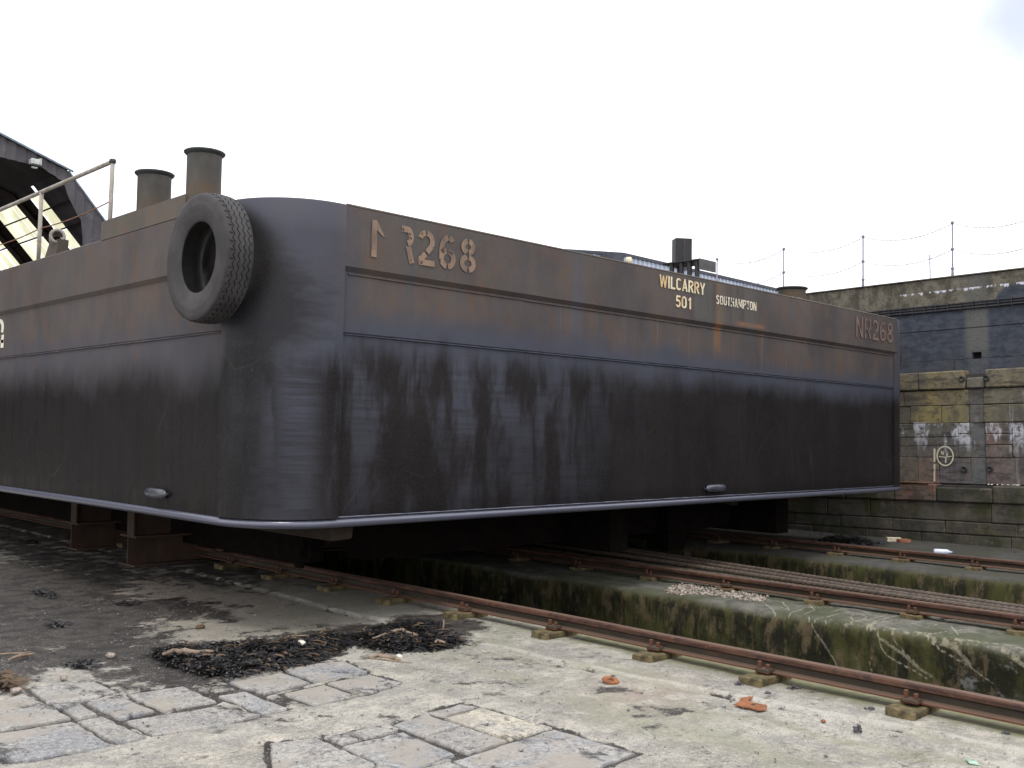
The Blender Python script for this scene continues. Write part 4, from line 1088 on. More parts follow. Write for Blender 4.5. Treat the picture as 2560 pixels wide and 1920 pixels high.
obj('hanging_bracket', tube([(5.55, 8.48, .75), (5.5, 8.48, .42), (5.5, 8.44, .38), (5.5, 8.34, .37), (5.5, 8.3, .42), (5.5, 8.3, .7)], .012, 6), DARK, cr)
obj('end_post', box(5.66, 5.7, 8.7, 8.82, .25, .83), DARK, cr)
def timber(x0, x1, y0, y1, z0, z1, lb, mat=TIMB):
    o = obj('keel_timber', bbox(x0, x1, y0, y1, z0, z1, .012, 1, .006), mat)
    tag(o, lb, 'timber', 'bearing timbers under the barge'); return o
timber(4.74, 4.96, 6.86, 9.9, .745, .862, 'long bearing timber under the rounded barge corner')
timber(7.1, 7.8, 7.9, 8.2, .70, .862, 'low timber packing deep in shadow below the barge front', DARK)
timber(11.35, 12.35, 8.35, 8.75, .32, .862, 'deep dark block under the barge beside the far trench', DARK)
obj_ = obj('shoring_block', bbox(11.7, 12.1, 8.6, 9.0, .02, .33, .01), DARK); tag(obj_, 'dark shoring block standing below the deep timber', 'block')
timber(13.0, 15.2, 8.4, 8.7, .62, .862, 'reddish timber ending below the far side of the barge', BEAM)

# ------------------------------------------------------------------ dock wall
wall = empty('dock_wall', (16.6, 6.5, 0)); wall.rotation_euler.x = R(-1.2)
tag(wall, 'tall stepped dock wall of stained stone courses with a dark concrete upper wall', 'wall')
def wy(y): return y - 6.5
def wblock(name, y0, y1, z0, z1, x0, x1, mat, color=None, b=.008, jit=.005):
    vf = bbox(x0 + rnd.uniform(-.008, .008), x1, wy(y0) + .003, wy(y1) - .003, z0 + .003, z1 - .003, b, 1, jit)
    o = obj(name, vf, mat, wall)
    if color: o.color = (*color, 1)
    return o
obj('wall_core', box(.045, .6, wy(-14), wy(60), -.6, 2.72), GREYB, wall); obj('wall_core', box(.36, 1.2, wy(-14), wy(60), 2.5, 4.3), GREYB, wall)
OCH = [(.25, .215, .09), (.21, .18, .08), (.28, .24, .10), (.16, .14, .085)]
GRY = [(.12, .115, .11), (.145, .132, .118), (.10, .096, .10), (.15, .12, .10)]
PNK = [(.17, .115, .095), (.15, .115, .10), (.14, .125, .12)]
MSS = [(.045, .042, .028), (.035, .033, .025), (.055, .046, .03), (.028, .026, .024)]
courses = [ # z0,z1, fixed joints in view, palette
 (2.225, 2.475, [5.4, 6.02, 6.25, 6.45, 7.31], OCH), (1.935, 2.225, [5.1, 6.02, 6.25, 6.69, 7.2], OCH), (1.375, 1.935, [5.6, 6.01, 6.25, 6.43, 7.4], GRY), (.95, 1.375, [5.3, 6.0, 6.25, 6.75, 7.1], PNK)]
def joints(fixed, lo=-2, hi=16):
    js = list(fixed); y = fixed[0]
    while y > lo: y -= rnd.uniform(.6, 1.1); js.insert(0, y)
    y = fixed[-1]
    while y < hi: y += rnd.uniform(.6, 1.1); js.append(y)
    return js
for z0, z1, fx, pal in courses:
    js = joints(fx)
    for a, b_ in zip(js[:-1], js[1:]):
        pilaster = abs(a - 6.01) < .03 and abs(b_ - 6.25) < .03
        if pilaster: wblock('wall_stone', a, b_, z0 - .0, z1 + .0, .02, .3, WSTONE, (.115, .125, .135), .006)
        else:
            # split tall courses in two or three thin beds as in the photograph
            if z1 - z0 > .5 and rnd.random() < .9:
                cut = sorted([z0, z0 + (z1 - z0) * rnd.uniform(.28, .4), z0 + (z1 - z0) * rnd.uniform(.6, .72), z1])
                c_ = rnd.choice(pal + (PNK if a < 6 else OCH if a > 6.2 and b_ < 6.5 else []))
                for q in range(3): wblock('wall_stone', a, b_, cut[q], cut[q + 1], 0, .3, WSTONE, tuple(v * rnd.uniform(.9, 1.1) for v in c_))
            else: wblock('wall_stone', a, b_, z0, z1, 0, .3, WSTONE, tuple(v * rnd.uniform(.88, 1.12) for v in rnd.choice(pal)))
# coping with the notch over the pilaster
js = joints([4.6, 5.98], hi=5.98); js = [j for j in js if j <= 5.98]
for a, b_ in zip(js[:-1], js[1:]): wblock('coping_stone', a, b_, 2.485, 2.79, -.035, .42, WSTONE, (.22, .185, .105), .02)
wblock('coping_stone', 5.99, 6.28, 2.485, 2.67, -.02, .42, WSTONE, (.15, .14, .115), .02)
js = joints([6.29, 7.05, 8.2], lo=6.29)
for a, b_ in zip(js[1:-1] if js[0] < 6.29 else js[:-1], js[2:] if js[0] < 6.29 else js[1:]): wblock('coping_stone', a, b_, 2.485, 2.79, -.035, .42, WSTONE, (.20, .165, .095), .02)
# ledge course and the mossy foot
js = joints([5.85, 6.72, 7.42, 8.3])
for a, b_ in zip(js[:-1], js[1:]):
    red = abs(a - 6.72) < .01
    o_ = wblock('ledge_stone', a, b_, .66, .945 if not (abs(b_ - 6.72) < .01) else .90, -.22, .3, WMOSS if not red else WSTONE, (.15, .075, .055) if red else rnd.choice(MSS), .022)
    if red: o_['label'] = 'reddish sandstone block in the ledge'
for z0, z1, fx in ((.36, .655, [5.88, 7.86]), (.16, .355, [6.6, 7.47, 8.4]), (-.12, .155, [5.6, 7.0, 7.9])):
    js = joints(fx)
    for a, b_ in zip(js[:-1], js[1:]): wblock('foot_stone', a, b_, z0, z1, -.19, .3, WMOSS, rnd.choice(MSS), .015)
obj('ledge_bed', box(-.16, .1, wy(-3), wy(16), -.1, .93), GREYB, wall)
# upper wall in poured lifts, one lift with a drain hole
def ub(y0, y1, z0, z1, x0=.2): return wblock('wall_lift', y0, y1, z0, z1, x0, .6, UPPER, None, .006, .003)
for a, b_ in ((-3, 3.2), (3.2, 6.54), (6.54, 9.9), (9.9, 16)): ub(a, b_, 2.72, 2.985)
ya, yb_, za, zb_ = [wy(v) for v in (-3, 6.10, 6.25, 16)], None, [2.988, 3.09, 3.492], None
Vh = [(.2, y_, z_) for z_ in za for y_ in ya]
Vh += [(.33, ya[1], za[0]), (.33, ya[2], za[0]), (.33, ya[1], za[1]), (.33, ya[2], za[1])]
Fh = [(0, 4, 5, 1), (2, 6, 7, 3), (4, 8, 9, 5), (5, 9, 10, 6), (6, 10, 11, 7), (1, 5, 14, 12), (2, 13, 15, 6), (5, 6, 15, 14), (1, 12, 13, 2)]
obj('wall_lift', (Vh, Fh), UPPER, wall)
obj('drain_hole', box(.30, .5, wy(6.09), wy(6.26), 2.98, 3.10), mat_plain('deep black', (.006, .006, .007), .9), wall)
ub(-3, 16, 3.495, 3.87); ub(-3, 16, 3.87, 4.36)
obj('wall_cap', bbox(.17, .75, wy(-3), wy(40), 4.362, 4.385, .006), UPPER, wall)
# pipes along the wall
def zw_(y): return 3.87
for dz, r_ in ((.0, .014), (.045, .014), (-.045, .02)):
    obj('wall_pipe', tube([(.175, wy(y), 3.865 + dz + (rnd.random() - .5) * .006) for y in np.arange(-3, 16, .5)], r_, 6), STEELD, wall, True)
for y in np.arange(1.2, 12, .20): obj('pipe_clip', box(.15, .2, wy(y) - .008, wy(y) + .008, 3.80, 3.925), STEELD, wall)
# iron sockets
for (y, z) in ((6.33, 2.645), (5.95, 2.645), (6.34, 1.19), (5.94, 1.20)):
    s_ = obj('iron_socket', xf(lathe([(.0, .02), (.022, .02), (.026, -.02), (.045, -.028), (.05, -.01), (.05, .01)], 14, 'X'), Matrix.Identity(4)), RIM, wall, True, (-.012 if z < 2 else -.04, wy(y), z))
# chalk white face scrawl on the wall: ring, eyes, mouth and a stem
gp = [strip(arc(0, 0, .13, .155, 0, 360, 36), .022), strip([(-.17, .12), (-.185, -.42)], .03), strip([(-.03, .07), (-.035, .02)], .02), strip([(.035, .05), (.03, .0)], .02), strip([(-.10, -.012), (.0, -.02), (.105, -.005)], .014), strip([(.012, -.02), (.006, -.115)], .020), strip([(-.055, .085), (-.058, .03)], .014)]
V, Fs = join(*gp)
obj('chalk_scrawl', ([(-.0135, -a, b_) for a, b_ in V], Fs), mat_paint_letters('cream chalk paint', (.60, .55, .42), (.52, .47, .36), .60, 2, 14), wall, loc=(0, wy(6.64), 1.40))
# items on the ledge and at the wall foot
o = obj('rusty_plate', bbox(16.36, 16.60, 6.85, 7.36, .935, .962, .006, 1, .008), mat_plain('dull rust plate', (.13, .065, .042), .85, var=.3, scale=18)); tag(o, 'flat rusty plate lying on the ledge above the red sandstone block', 'plate')

# quay ground behind the wall
struct('quay_ground', ([(17.1, -60, 4.2), (300, -60, 4.2), (300, 300, 4.2), (17.1, 60, 3.0), (17.1, 6, 4.28)], [(0, 1, 2, 3, 4)]), mat_plain('quay gravel', (.12, .11, .10), .9))
# chain fence on the wall
ys_post = [3.55, 5.10, 6.66, 8.23, 9.81, 11.3]
plab = ['stanchion just outside the right edge of the view', 'stanchion next to the right edge above the dark wall', 'tall chain stanchion on the wall, nearest and clearest against the sky', 'second chain stanchion on the wall, left of the nearest one', 'third chain stanchion rising beyond the round barge bollard', 'small far chain stanchion just right of the square black trunk']
def ztop(y): return 4.385 - .0209 * (y - 6.5)
posts = []
for y, lb in zip(ys_post, plab):
    if y < 4: continue
    r_ = empty('chain_stanchion', (16.9, y, ztop(y))); tag(r_, lb, 'stanchion', 'chain fence posts along the top of the wall')
    obj('post', lathe([(.024, 0), (.02, .10), (.017, .12), (.014, .13), (.0135, .9), (.0, .9)], 10), GALV, r_, True)
    for z in (.915, .47, .14): obj('ball', lathe([(0, -.03), (.022, -.02), (.03, 0), (.022, .02), (0, .03)], 10), GALV, r_, True, (0, 0, z))
# chains
lk = None
def link_mesh(s=.017):
    pts = arc(0, 0, s * 1.6, s * .75, 0, 360, 8)[:-1]
    V, Fs = [], []
    n = 4
    for i, (a, b_) in enumerate(pts):
        nr = Vector((a, b_)).normalized()
        for k in range(n):
            t = 2 * math.pi * k / n; V.append((0 + math.sin(t) * .003, a + nr.x * math.cos(t) * .003, b_ + nr.y * math.cos(t) * .003))
    m = len(pts)
    for i in range(m):
        for k in range(n): Fs.append((i * n + k, ((i + 1) % m) * n + k, ((i + 1) % m) * n + (k + 1) % n, i * n + (k + 1) % n))
    return V, Fs
LK = link_mesh()
ypc = [3.55] + ys_post[1:]
for i in range(len(ypc) - 1):
    for z, nm in ((.90, 'upper'), (.46, 'lower')):
        a = Vector((16.9, ypc[i], ztop(ypc[i]) + z)); b_ = Vector((16.9, ypc[i + 1], ztop(ypc[i + 1]) + z))
        P = catenary(a, b_, .17 if i < 2 else .15, 44); vs = []
        for j in range(44):
            q = (P[j] + P[j + 1]) / 2; t = (P[j + 1] - P[j]).normalized(); ang = math.atan2(t.z, t.y)
            mt = Matrix.Translation(q) @ Matrix.Rotation(ang, 4, 'X') @ Matrix.Rotation(R(90 * (j % 2)), 4, 'Y')
            vs.append(xf(LK, mt))
        o = obj('fence_chain', join(*vs), GALV)
        tag(o, '%s sagging chain in the %s wall fence bay' % (nm, ['rightmost', 'bay right of the clearest post, second', 'third', 'fourth', 'farthest'][i]), 'chain', 'chains of the wall fence')
# distant lamp pole
o = obj('distant_pole', join(tube([(30, 12.42, 4), (30, 12.5, 7.25)], .022, 6)), mat_plain('hazy pole grey', (.5, .5, .55), .6)); tag(o, 'thin faint distant pole left of the clearest chain stanchion', 'pole')

# ------------------------------------------------------------------ warehouse beyond
wh = empty('warehouse', (36.9, 30, 4)); tag(wh, 'blue grey ribbed metal warehouse beyond the barge', 'warehouse')
def ribbed(a, b_, z0, z1, pitch=.36, dep=.06):
    a, b_ = Vector(a), Vector(b_); d = b_ - a; L = d.length; d.normalize(); n = Vector((d.y, -d.x)); k = int(L / pitch); V, Fs = [], []
    for i in range(k + 1):
        for (t, o_) in ((0, 0), (.55, 0), (.65, dep), (.92, dep)):
            q = a + d * min((i + t) * pitch, L) + n * o_; V += [(q.x, q.y, z0), (q.x, q.y, z1)]
    Fs = [(2 * i, 2 * i + 2, 2 * i + 3, 2 * i + 1) for i in range(len(V) // 2 - 1)]
    return V, Fs
WA = (0, 0); WBp = (19.0, .5); WC = (-7.0, 4.2)
obj('wall_sheeting', ribbed(WA, WBp, -1, 6.17), WHBL, wh); obj('wall_sheeting', ribbed(WC, WA, -1, 6.17), WHBL, wh)
def fascia(a, b_, z0, z1, t=.25):
    a, b_ = Vector(a), Vector(b_); d = (b_ - a).normalized(); n = Vector((d.y, -d.x)) * t
    V = []
    for q in (a, b_):
        for (o_, z) in ((.0, z0), (1, z0), (1, z1), (-.5, z1)): V.append((q.x + n.x * o_, q.y + n.y * o_, z))
    return V, [(0, 1, 5, 4), (1, 2, 6, 5), (2, 3, 7, 6), (3, 0, 4, 7), (0, 3, 2, 1), (4, 5, 6, 7)]
obj('roof_edge', fascia(WA, WBp, 6.16, 6.30, .12), WHDK, wh); obj('roof_edge', fascia(WC, WA, 6.16, 6.30, .12), WHDK, wh)
obj('roof', ([(0, 0, 6.22), (19, .5, 6.22), (19, 14, 6.22), (-7, 14, 6.22), (-7, 4.2, 6.22)], [(0, 1, 2, 3, 4)]), WHDK, wh)
obj('gutter_box', box(-1.0, -.3, -.35, .5, 5.75, 6.15), WHDK, wh)

# ------------------------------------------------------------------ slip shed on the left
sh = empty('boat_shed', (0, 30, 0)); tag(sh, 'dark slip shed with a mansard roof, clad gable and yellowed light panels', 'shed')
# gable outline: right half traced, left half mirrored about x=2
gr = [(2.0, 12.2), (9.23, 9.77), (11.13, 9.13), (12.32, 7.80), (13.6, 6.35), (14.0, 5.8)]
inn = [(2.0, 11.0), (9.2, 9.16), (10.35, 9.10), (10.98, 8.80), (11.30, 8.10), (11.58, 7.70), (11.64, 6.9), (11.64, 5.8)]
def gable_column(x0_, x1_, y):
    zi = lambda x: float(np.interp(x, [p[0] for p in inn[:7]], [p[1] for p in inn[:7]])) if x < 11.66 else 4.6
    zo = lambda x: float(np.interp(x, [p[0] for p in gr], [p[1] for p in gr]))
    V, Fs = [], []; n = int((x1_ - x0_) / .07)
    for i in range(n + 1):
        x = x0_ + (x1_ - x0_) * i / n; o_ = .035 if (i % 4) < 2 else 0
        V += [(x, y - o_, zo(x)), (x, y - o_, zi(x))]
    Fs = [(2 * i, 2 * i + 1, 2 * i + 3, 2 * i + 2) for i in range(n)]
    return V, Fs
gc = gable_column(2.0, 14.0, 0)
obj('gable_cladding', gc, CLAD, sh)
obj('gable_cladding', ([(4 - v[0], v[1], v[2]) for v in gc[0]], gc[1]), CLAD, sh)
def strip3(p2, y0, y1, dz=.0):
    V = [(x, y0, z + dz) for x, z in p2] + [(x, y1, z + dz) for x, z in p2]; n = len(p2)
    return V, [(i, i + 1, i + 1 + n, i + n) for i in range(n - 1)]
shallow = [(2.0, 12.2), (11.13, 9.13)]
ml = lambda p: [(4 - x, z) for x, z in p]
obj('roof_sheeting', strip3(shallow, -.12, 40, .03), CLAD, sh); obj('roof_sheeting', strip3(ml(shallow), -.12, 40, .03), CLAD, sh)
VT = mat_plain('pale verge trim', (.25, .30, .36), .5)
obj('verge_trim', tube([(2.0, -.1, 12.23), (11.25, -.1, 9.12)], .035, 6), VT, sh); obj('verge_trim', tube([(11.13, -.06, 9.13), (14.0, -.06, 5.82)], .025, 6), VT, sh)
# steep side: solid and translucent bays
def on(z): # x on the steep plane
    return 11.13 + (9.13 - z) * (12.32 - 11.13) / (9.13 - 7.80)
def steep(y0, y1, z0, z1, mat, name, rib=0):
    V, Fs = [], []; n = max(1, int((y1 - y0) / .12)) if rib else 1
    for i in range(n + 1):
        y = y0 + (y1 - y0) * i / n; o_ = .03 if (rib and i % 2) else 0
        V += [(on(z0) + o_, y, z0 + o_), (on(z1) + o_, y, z1 + o_)]
    Fs = [(2 * i, 2 * i + 1, 2 * i + 3, 2 * i + 2) for i in range(n)]
    return obj(name, (V, Fs), mat, sh)
steep(0, 2.75, 2.0, 9.18, CLAD, 'side_sheeting')
steep(2.95, 40, 8.99, 9.18, CLAD, 'side_sheeting')
strips = [(2.75, 3.62), (4.55, 5.3), (5.34, 6.1), (6.14, 6.95), (8.1, 8.8), (8.85, 9.55), (9.6, 10.3), (11.6, 12.3), (12.35, 13.05), (13.1, 13.8)]
for a, b_ in strips:
    steep(a, b_, 7.98, 8.99, TRANS, 'light_panel', 1); steep(a, b_, 7.0, 7.93, TRANS, 'light_panel', 1)
prev = 2.95
edges = [(3.62, 4.55), (6.95, 8.1), (10.3, 11.6), (13.8, 40)]
for a, b_ in edges: steep(a, b_, 2.0, 8.99, FRAME, 'side_sheeting')
for a, b_ in ((2.75, 3.62), (4.55, 6.95), (8.1, 10.3), (11.6, 13.8)): steep(a, b_, 2.0, 7.0, CLAD, 'side_sheeting')
# purlins and portal frames
for z in (8.0, 8.55, 7.4): obj('purlin', tube([(on(z) - .06, .2, z - .06), (on(z) - .06, 39, z - .06)], .03, 4), FRAME, sh)
for y in (.35, 4.2, 7.65, 11.1, 15, 19):
    f = [(2, 12.0), (10.98, 9.02), (12.25, 7.72), (13.5, 6.3)]
    f = [(4 - a, b_) for a, b_ in f[::-1]] + f[1:]; obj('portal_frame', tube([(a[0], y, a[1]) for a in f], .11, 4), FRAME, sh)
for w_ in (box(-10.1, -9.9, 0, 40, 0, 6), box(13.9, 14.1, 0, 40, 0, 5.8)): obj('side_wall', w_, FRAME, sh)
obj('rear_wall', box(-10, 14, 39.9, 40.1, 0, 12.3), FRAME, sh); obj('side_sheeting', strip3(ml([(11.13, 9.13), (14, 5.8)]), 0, 40), FRAME, sh)
obj('floodlight', join(bbox(10.0, 10.26, -.28, -.08, 9.08, 9.24, .02), tube([(10.05, -.18, 9.0), (10.2, -.18, 9.0)], .03, 8), box(10.26, 10.32, -.2, .0, 9.1, 9.3)), TARP, sh)

# ------------------------------------------------------------------ seaweed, driftwood, litter
SW = [[(3.412, 7.137), (3.273, 6.754), (3.283, 6.291), (3.464, 6.036), (3.854, 6.078), (4.537, 6.355), (4.692, 6.576), (4.256, 6.72), (3.828, 6.951)],
      [(5.35, 5.928), (5.052, 5.791), (4.693, 5.932), (4.672, 6.186), (4.724, 6.533), (4.411, 6.368), (4.14, 6.135), (3.825, 6.107), (4.225, 6.754), (4.64, 6.702), (4.966, 6.58), (5.255, 6.783), (5.623, 6.666), (5.647, 6.458)]]
def in_poly(x, y, poly): return float(poly_sd(np.array(x), np.array(y), poly))
def blade(x, y, z, ang, L, w, curl, lift):
    V, Fs = [], []; n = 4; dx, dy = math.cos(ang), math.sin(ang); px, py = x, y; a = ang
    for i in range(n + 1):
        t = i / n; ww = w * (.55 + .9 * t * (1 - t) * 2); nx, ny = -math.sin(a), math.cos(a)
        zz = z + lift * math.sin(t * math.pi) + .004
        V += [(px + nx * ww, py + ny * ww, zz + ww * .6), (px - nx * ww, py - ny * ww, zz - ww * .2)]
        px += math.cos(a) * L / n; py += math.sin(a) * L / n; a += curl / n
    for i in range(n): Fs.append((2 * i, 2 * i + 1, 2 * i + 3, 2 * i + 2))
    return V, Fs
def weed_pile(polys, count, hmax, mat, seed, edge=.02, name='seaweed', sz=1.0):
    r = random.Random(seed); V, Fs = [], []; tot = 0; tries = 0
    areas = []
    for p in polys:
        xs = [q[0] for q in p]; ys = [q[1] for q in p]; areas.append((min(xs), max(xs), min(ys), max(ys)))
    while tot < count and tries < count * 40:
        tries += 1; k = r.randrange(len(polys)); a = areas[k]
        x, y = r.uniform(a[0], a[1]), r.uniform(a[2], a[3]); d = in_poly(x, y, polys[k])
        if d < -edge * (r.random() ** 2) * 4: continue
        hh = hmax * min(1, max(0, d + .02) / .14) * (.6 + .8 * float(vnoise(np.array(x), np.array(y), 9)))
        v, f = blade(x, y, max(.0, r.uniform(0, hh)), r.uniform(0, 6.28), r.uniform(.03, .10) * sz, r.uniform(.003, .009) * sz, r.uniform(-1.3, 1.3), r.uniform(.0, .010))
        b = len(V); V += v; Fs += [tuple(i + b for i in q) for q in f]; tot += 1
    return obj(name, (V, Fs), mat)
def mound(polys, hmax, name, mat):
    V, Fs = [], []
    for p in polys:
        xs = [q[0] for q in p]; ys = [q[1] for q in p]
        gx = np.arange(min(xs) - .05, max(xs) + .05, .03); gy = np.arange(min(ys) - .05, max(ys) + .05, .03)
        X, Y = np.meshgrid(gx, gy, indexing='ij'); d = poly_sd(X, Y, p)
        Zm = hmax * np.clip((d + .01) / .14, 0, 1) * (.35 + .9 * fbm(X, Y, 8, 3)) - .012
        b = len(V); V += [tuple(v) for v in np.stack([X, Y, Zm], -1).reshape(-1, 3)]
        ny = len(gy)
        for i in range(len(gx) - 1):
            for j in range(ny - 1):
                if max(d[i, j], d[i + 1, j], d[i, j + 1], d[i + 1, j + 1]) > -.02: Fs.append((b + i * ny + j, b + (i + 1) * ny + j, b + (i + 1) * ny + j + 1, b + i * ny + j + 1))
    return V, Fs
w1 = weed_pile(SW, 8000, .065, WEED, 3)
tag(w1, 'heap of wet black seaweed drifted across the slip pavement', 'seaweed', kind='stuff')
o = obj('seaweed_mat', mound(SW, .042, 'm', WEED), WEED); tag(o, 'matted bed of black seaweed under the loose fronds', kind='stuff')
w2 = weed_pile(SW, 700, .075, WEEDB, 8, name='dry_seaweed', sz=1.1)
tag(w2, 'dry brown stems mixed through the heap of seaweed', kind='stuff')
FR = [[(p[0] + (p[0] - sum(q[0] for q in P_) / len(P_)) * .22, p[1] + (p[1] - sum(q[1] for q in P_) / len(P_)) * .22) for p in P_] for P_ in SW]
wf = weed_pile(FR, 900, .006, WEED, 44, name='seaweed_crumbs', sz=.42); tag(wf, 'fine black crumbs of seaweed around the edge of the heap', kind='stuff')
LF = [[(2.26, 7.103), (2.33, 7.042), (2.309, 6.807), (2.223, 6.643), (2.142, 6.655)]]
w3 = weed_pile(LF, 260, .09, WEEDB, 12, name='dry_weed_tuft', sz=1.3); tag(w3, 'tuft of dry brown weed at the left edge of the pavement', 'seaweed', kind='stuff')
sc_ = [[(3.248, 8.65), (3.305, 8.603), (3.247, 8.448), (3.191, 8.494)], [(2.787, 7.131), (2.93, 7.046), (2.858, 6.929), (2.736, 6.997)], [(5.208, 15.147), (5.307, 14.928), (5.099, 14.37), (5.012, 14.57)], [(4.063, 9.322), (4.171, 9.17), (4.075, 8.995), (3.982, 9.133)], [(3.744, 10.478), (3.765, 10.101), (3.674, 9.899), (3.665, 10.252)], [(5.797, 6.523), (5.953, 6.442), (5.975, 6.28), (5.722, 6.396)]]
w4 = weed_pile(sc_, 420, .03, WEED, 5, name='scattered_seaweed'); tag(w4, 'small scraps of black seaweed scattered on the pavement', kind='stuff')

def stick(pts, r, lb, mat=DRIFT, name='driftwood'):
    P = []
    for i in range(len(pts) - 1):
        for j in range(4): P.append(Vector(pts[i]).lerp(Vector(pts[i + 1]), j / 4) + Vector((rnd.uniform(-1, 1), rnd.uniform(-1, 1), rnd.uniform(-.5, .5))) * r * .5)
    P.append(Vector(pts[-1]))
    o = obj(name, tube(P, r, 6, True, [r * (1 - .5 * abs(2 * i / (len(P) - 1) - 1)) for i in range(len(P))]), mat, None, True)
    tag(o, lb, 'driftwood', 'bits of driftwood on the pavement'); return o
def g3(l, z): return [(a, b_, z) for a, b_ in l]
stick(g3([(3.253, 6.68), (3.37, 6.738), (3.444, 6.613), (3.554, 6.544)], .075), .022, 'thick brown branch along the back of the seaweed heap')
stick(g3([(2.479, 7.43), (2.589, 7.506), (2.694, 7.524)], .02), .014, 'pale stick on dark mud near the left edge')
stick(g3([(2.503, 7.655), (2.593, 7.593), (2.691, 7.588)], .02), .009, 'thin brown stick lying behind the pale one at the left edge')
stick(g3([(4.712, 6.223), (4.976, 6.339), (5.098, 6.369), (5.107, 6.318)], .065), .012, 'crooked bleached stick on top of the seaweed')
stick(g3([(5.111, 6.406), (5.078, 6.259), (5.084, 6.144)], .055), .014, 'yellow brown stick crossing the crooked bleached one')
stick(g3([(4.433, 5.906), (4.525, 5.912), (4.56, 5.763), (4.539, 5.679)], .016), .018, 'flat pale driftwood piece in front of the seaweed')
stick(g3([(4.413, 5.978), (4.473, 5.803), (4.568, 5.587)], .012), .006, 'thin straight twig under the flat pale driftwood')
stick(g3([(4.366, 6.828), (4.46, 6.709)], .04), .007, 'thin orange twig at the back of the seaweed')
stick(g3([(4.992, 5.829), (5.054, 5.873), (5.041, 5.772)], .06), .012, 'short bent white twig at the right end of the seaweed')
stick([([(5.338, 6.134)][0] + (.05,)), ([(5.363, 6.156)][0] + (.14,))], .008, 'tiny upright stub at the right end of the seaweed')
def lumpo(loc, r, mat, name, lb, cat, sq=(1, 1, .7), seed=0, group=None):
    bm = bmesh.new(); bmesh.ops.create_icosphere(bm, subdivisions=2, radius=1); q = random.Random(seed)
    for v in bm.verts:
        f = 1 + q.uniform(-.22, .22); v.co = Vector((v.co.x * sq[0], v.co.y * sq[1], v.co.z * sq[2])) * r * f
    me = bpy.data.meshes.new(name); bm.to_mesh(me); bm.free(); me.shade_smooth()
    o = link(name, me, mat); o.location = (loc[0], loc[1], (loc[2] if len(loc) > 2 else 0) + r * sq[2] * .7); tag(o, lb, cat, group); return o
def PT(l): return l[0]
lumpo(PT([(4.19, 6.408)]) + (.06,), .03, SHELL, 'shell', 'white shell on top of the seaweed heap', 'shell', (1, 1.4, .6), 1)
lumpo(PT([(4.616, 5.786)]), .024, SHELL, 'pebble', 'white pebble at the end of the flat pale driftwood', 'pebble', (1, 1, .8), 2)
lumpo(PT([(3.079, 7.144)]), .03, PEBB, 'pebble', 'pinkish stone on dark mud left of the seaweed heap', 'pebble', (1, 1.2, .7), 3)
lumpo(PT([(2.246, 6.566)]), .03, PEBB, 'pebble', 'brown stone beside the weed tuft at the left edge', 'pebble', (1.2, 1, .7), 4)
lumpo(PT([(2.585, 6.708)]), .022, PEBB, 'pebble', 'small stone on the pale concrete above the left slabs', 'pebble', (1, 1, .8), 5)
lumpo(PT([(4.053, 7.699)]), .03, WEEDB, 'clod', 'brown clod on the pale concrete behind the seaweed heap', 'clod', (1.4, 1, .6), 6)
def mussels(loc, R0, n, lb, seed):
    q = random.Random(seed); vs = []
    base = lathe([(0, -.5), (.28, -.35), (.36, 0), (.25, .38), (0, .5)], 7)
    for i in range(n):
        mt = Matrix.Translation((loc[0] + q.gauss(0, R0 * .5), loc[1] + q.gauss(0, R0 * .5), .01 + abs(q.gauss(0, R0 * .35)))) @ Matrix.Rotation(q.uniform(0, 6), 4, 'Z') @ Matrix.Rotation(q.uniform(0, 3), 4, 'X') @ Matrix.Scale(q.uniform(.02, .035), 4)
        vs.append(xf(base, mt))
    o = obj('mussel_clump', join(*vs), MUSS, None, True); tag(o, lb, 'mussels', 'clumps of mussel shells on the concrete'); return o
mussels(PT([(5.793, 3.684)]), .035, 14, 'dark mussel clump behind the orange rusty bracket', 1)
mussels(PT([(5.993, 3.381)]), .028, 9, 'mussel clump against the timber pad right of the bracket', 2)
mussels(PT([(5.753, 3.439)]), .02, 6, 'tiny dark mussel clump just above the right end of the bracket', 3)
mussels(PT([(5.882, 2.819)]), .025, 9, 'mussel clump right of the bracket near the rail', 4)
mussels(PT([(5.446, 2.68)]), .024, 9, 'mussel clump nearest the camera on the pale concrete', 5)
mussels(PT([(5.991, 2.076)]), .015, 8, 'small mussel clump at the right edge of the pavement', 6)
for i, (u, lb) in enumerate((([(9.658, 3.855)], 'pale mussel clump in front of the middle rail, leftmost'), ([(9.692, 3.666)], 'pale mussel clump in front of the middle rail, second from left'), ([(9.83, 3.467)], 'small pale mussel clump in front of the middle rail'), ([(9.783, 3.268)], 'pale mussel clump in front of the middle rail at the right edge'))):
    o = mussels(PT(u), .055, 30, lb, 20 + i); o.location.z = -.03; o.data.materials[0] = PEBB
# rusty bracket
pl = [(5.374, 3.447), (5.425, 3.449), (5.53, 3.499), (5.639, 3.476), (5.587, 3.449), (5.513, 3.442), (5.495, 3.388), (5.506, 3.298), (5.417, 3.252), (5.369, 3.278), (5.38, 3.34), (5.367, 3.386)]
V = [(x, y, .006) for x, y in pl] + [(x, y, .014) for x, y in pl]; n = len(pl)
Fs = [(i, (i + 1) % n, (i + 1) % n + n, i + n) for i in range(n)] + [tuple(range(n))[::-1], tuple(range(n, 2 * n))]
o = recalc(obj('rusty_bracket', (V, Fs), RUSTP)); tag(o, 'orange rusty hooked steel bracket with a bolt hole on the pale concrete', 'bracket')
hc = PT([(5.445, 3.357)]); h_ = obj('bolt_hole', lathe([(0, 0), (.013, 0), (.013, .001)], 12), STEELD, o, loc=(hc[0], hc[1], .0145))
q = PT([(5.235, 4.312)])
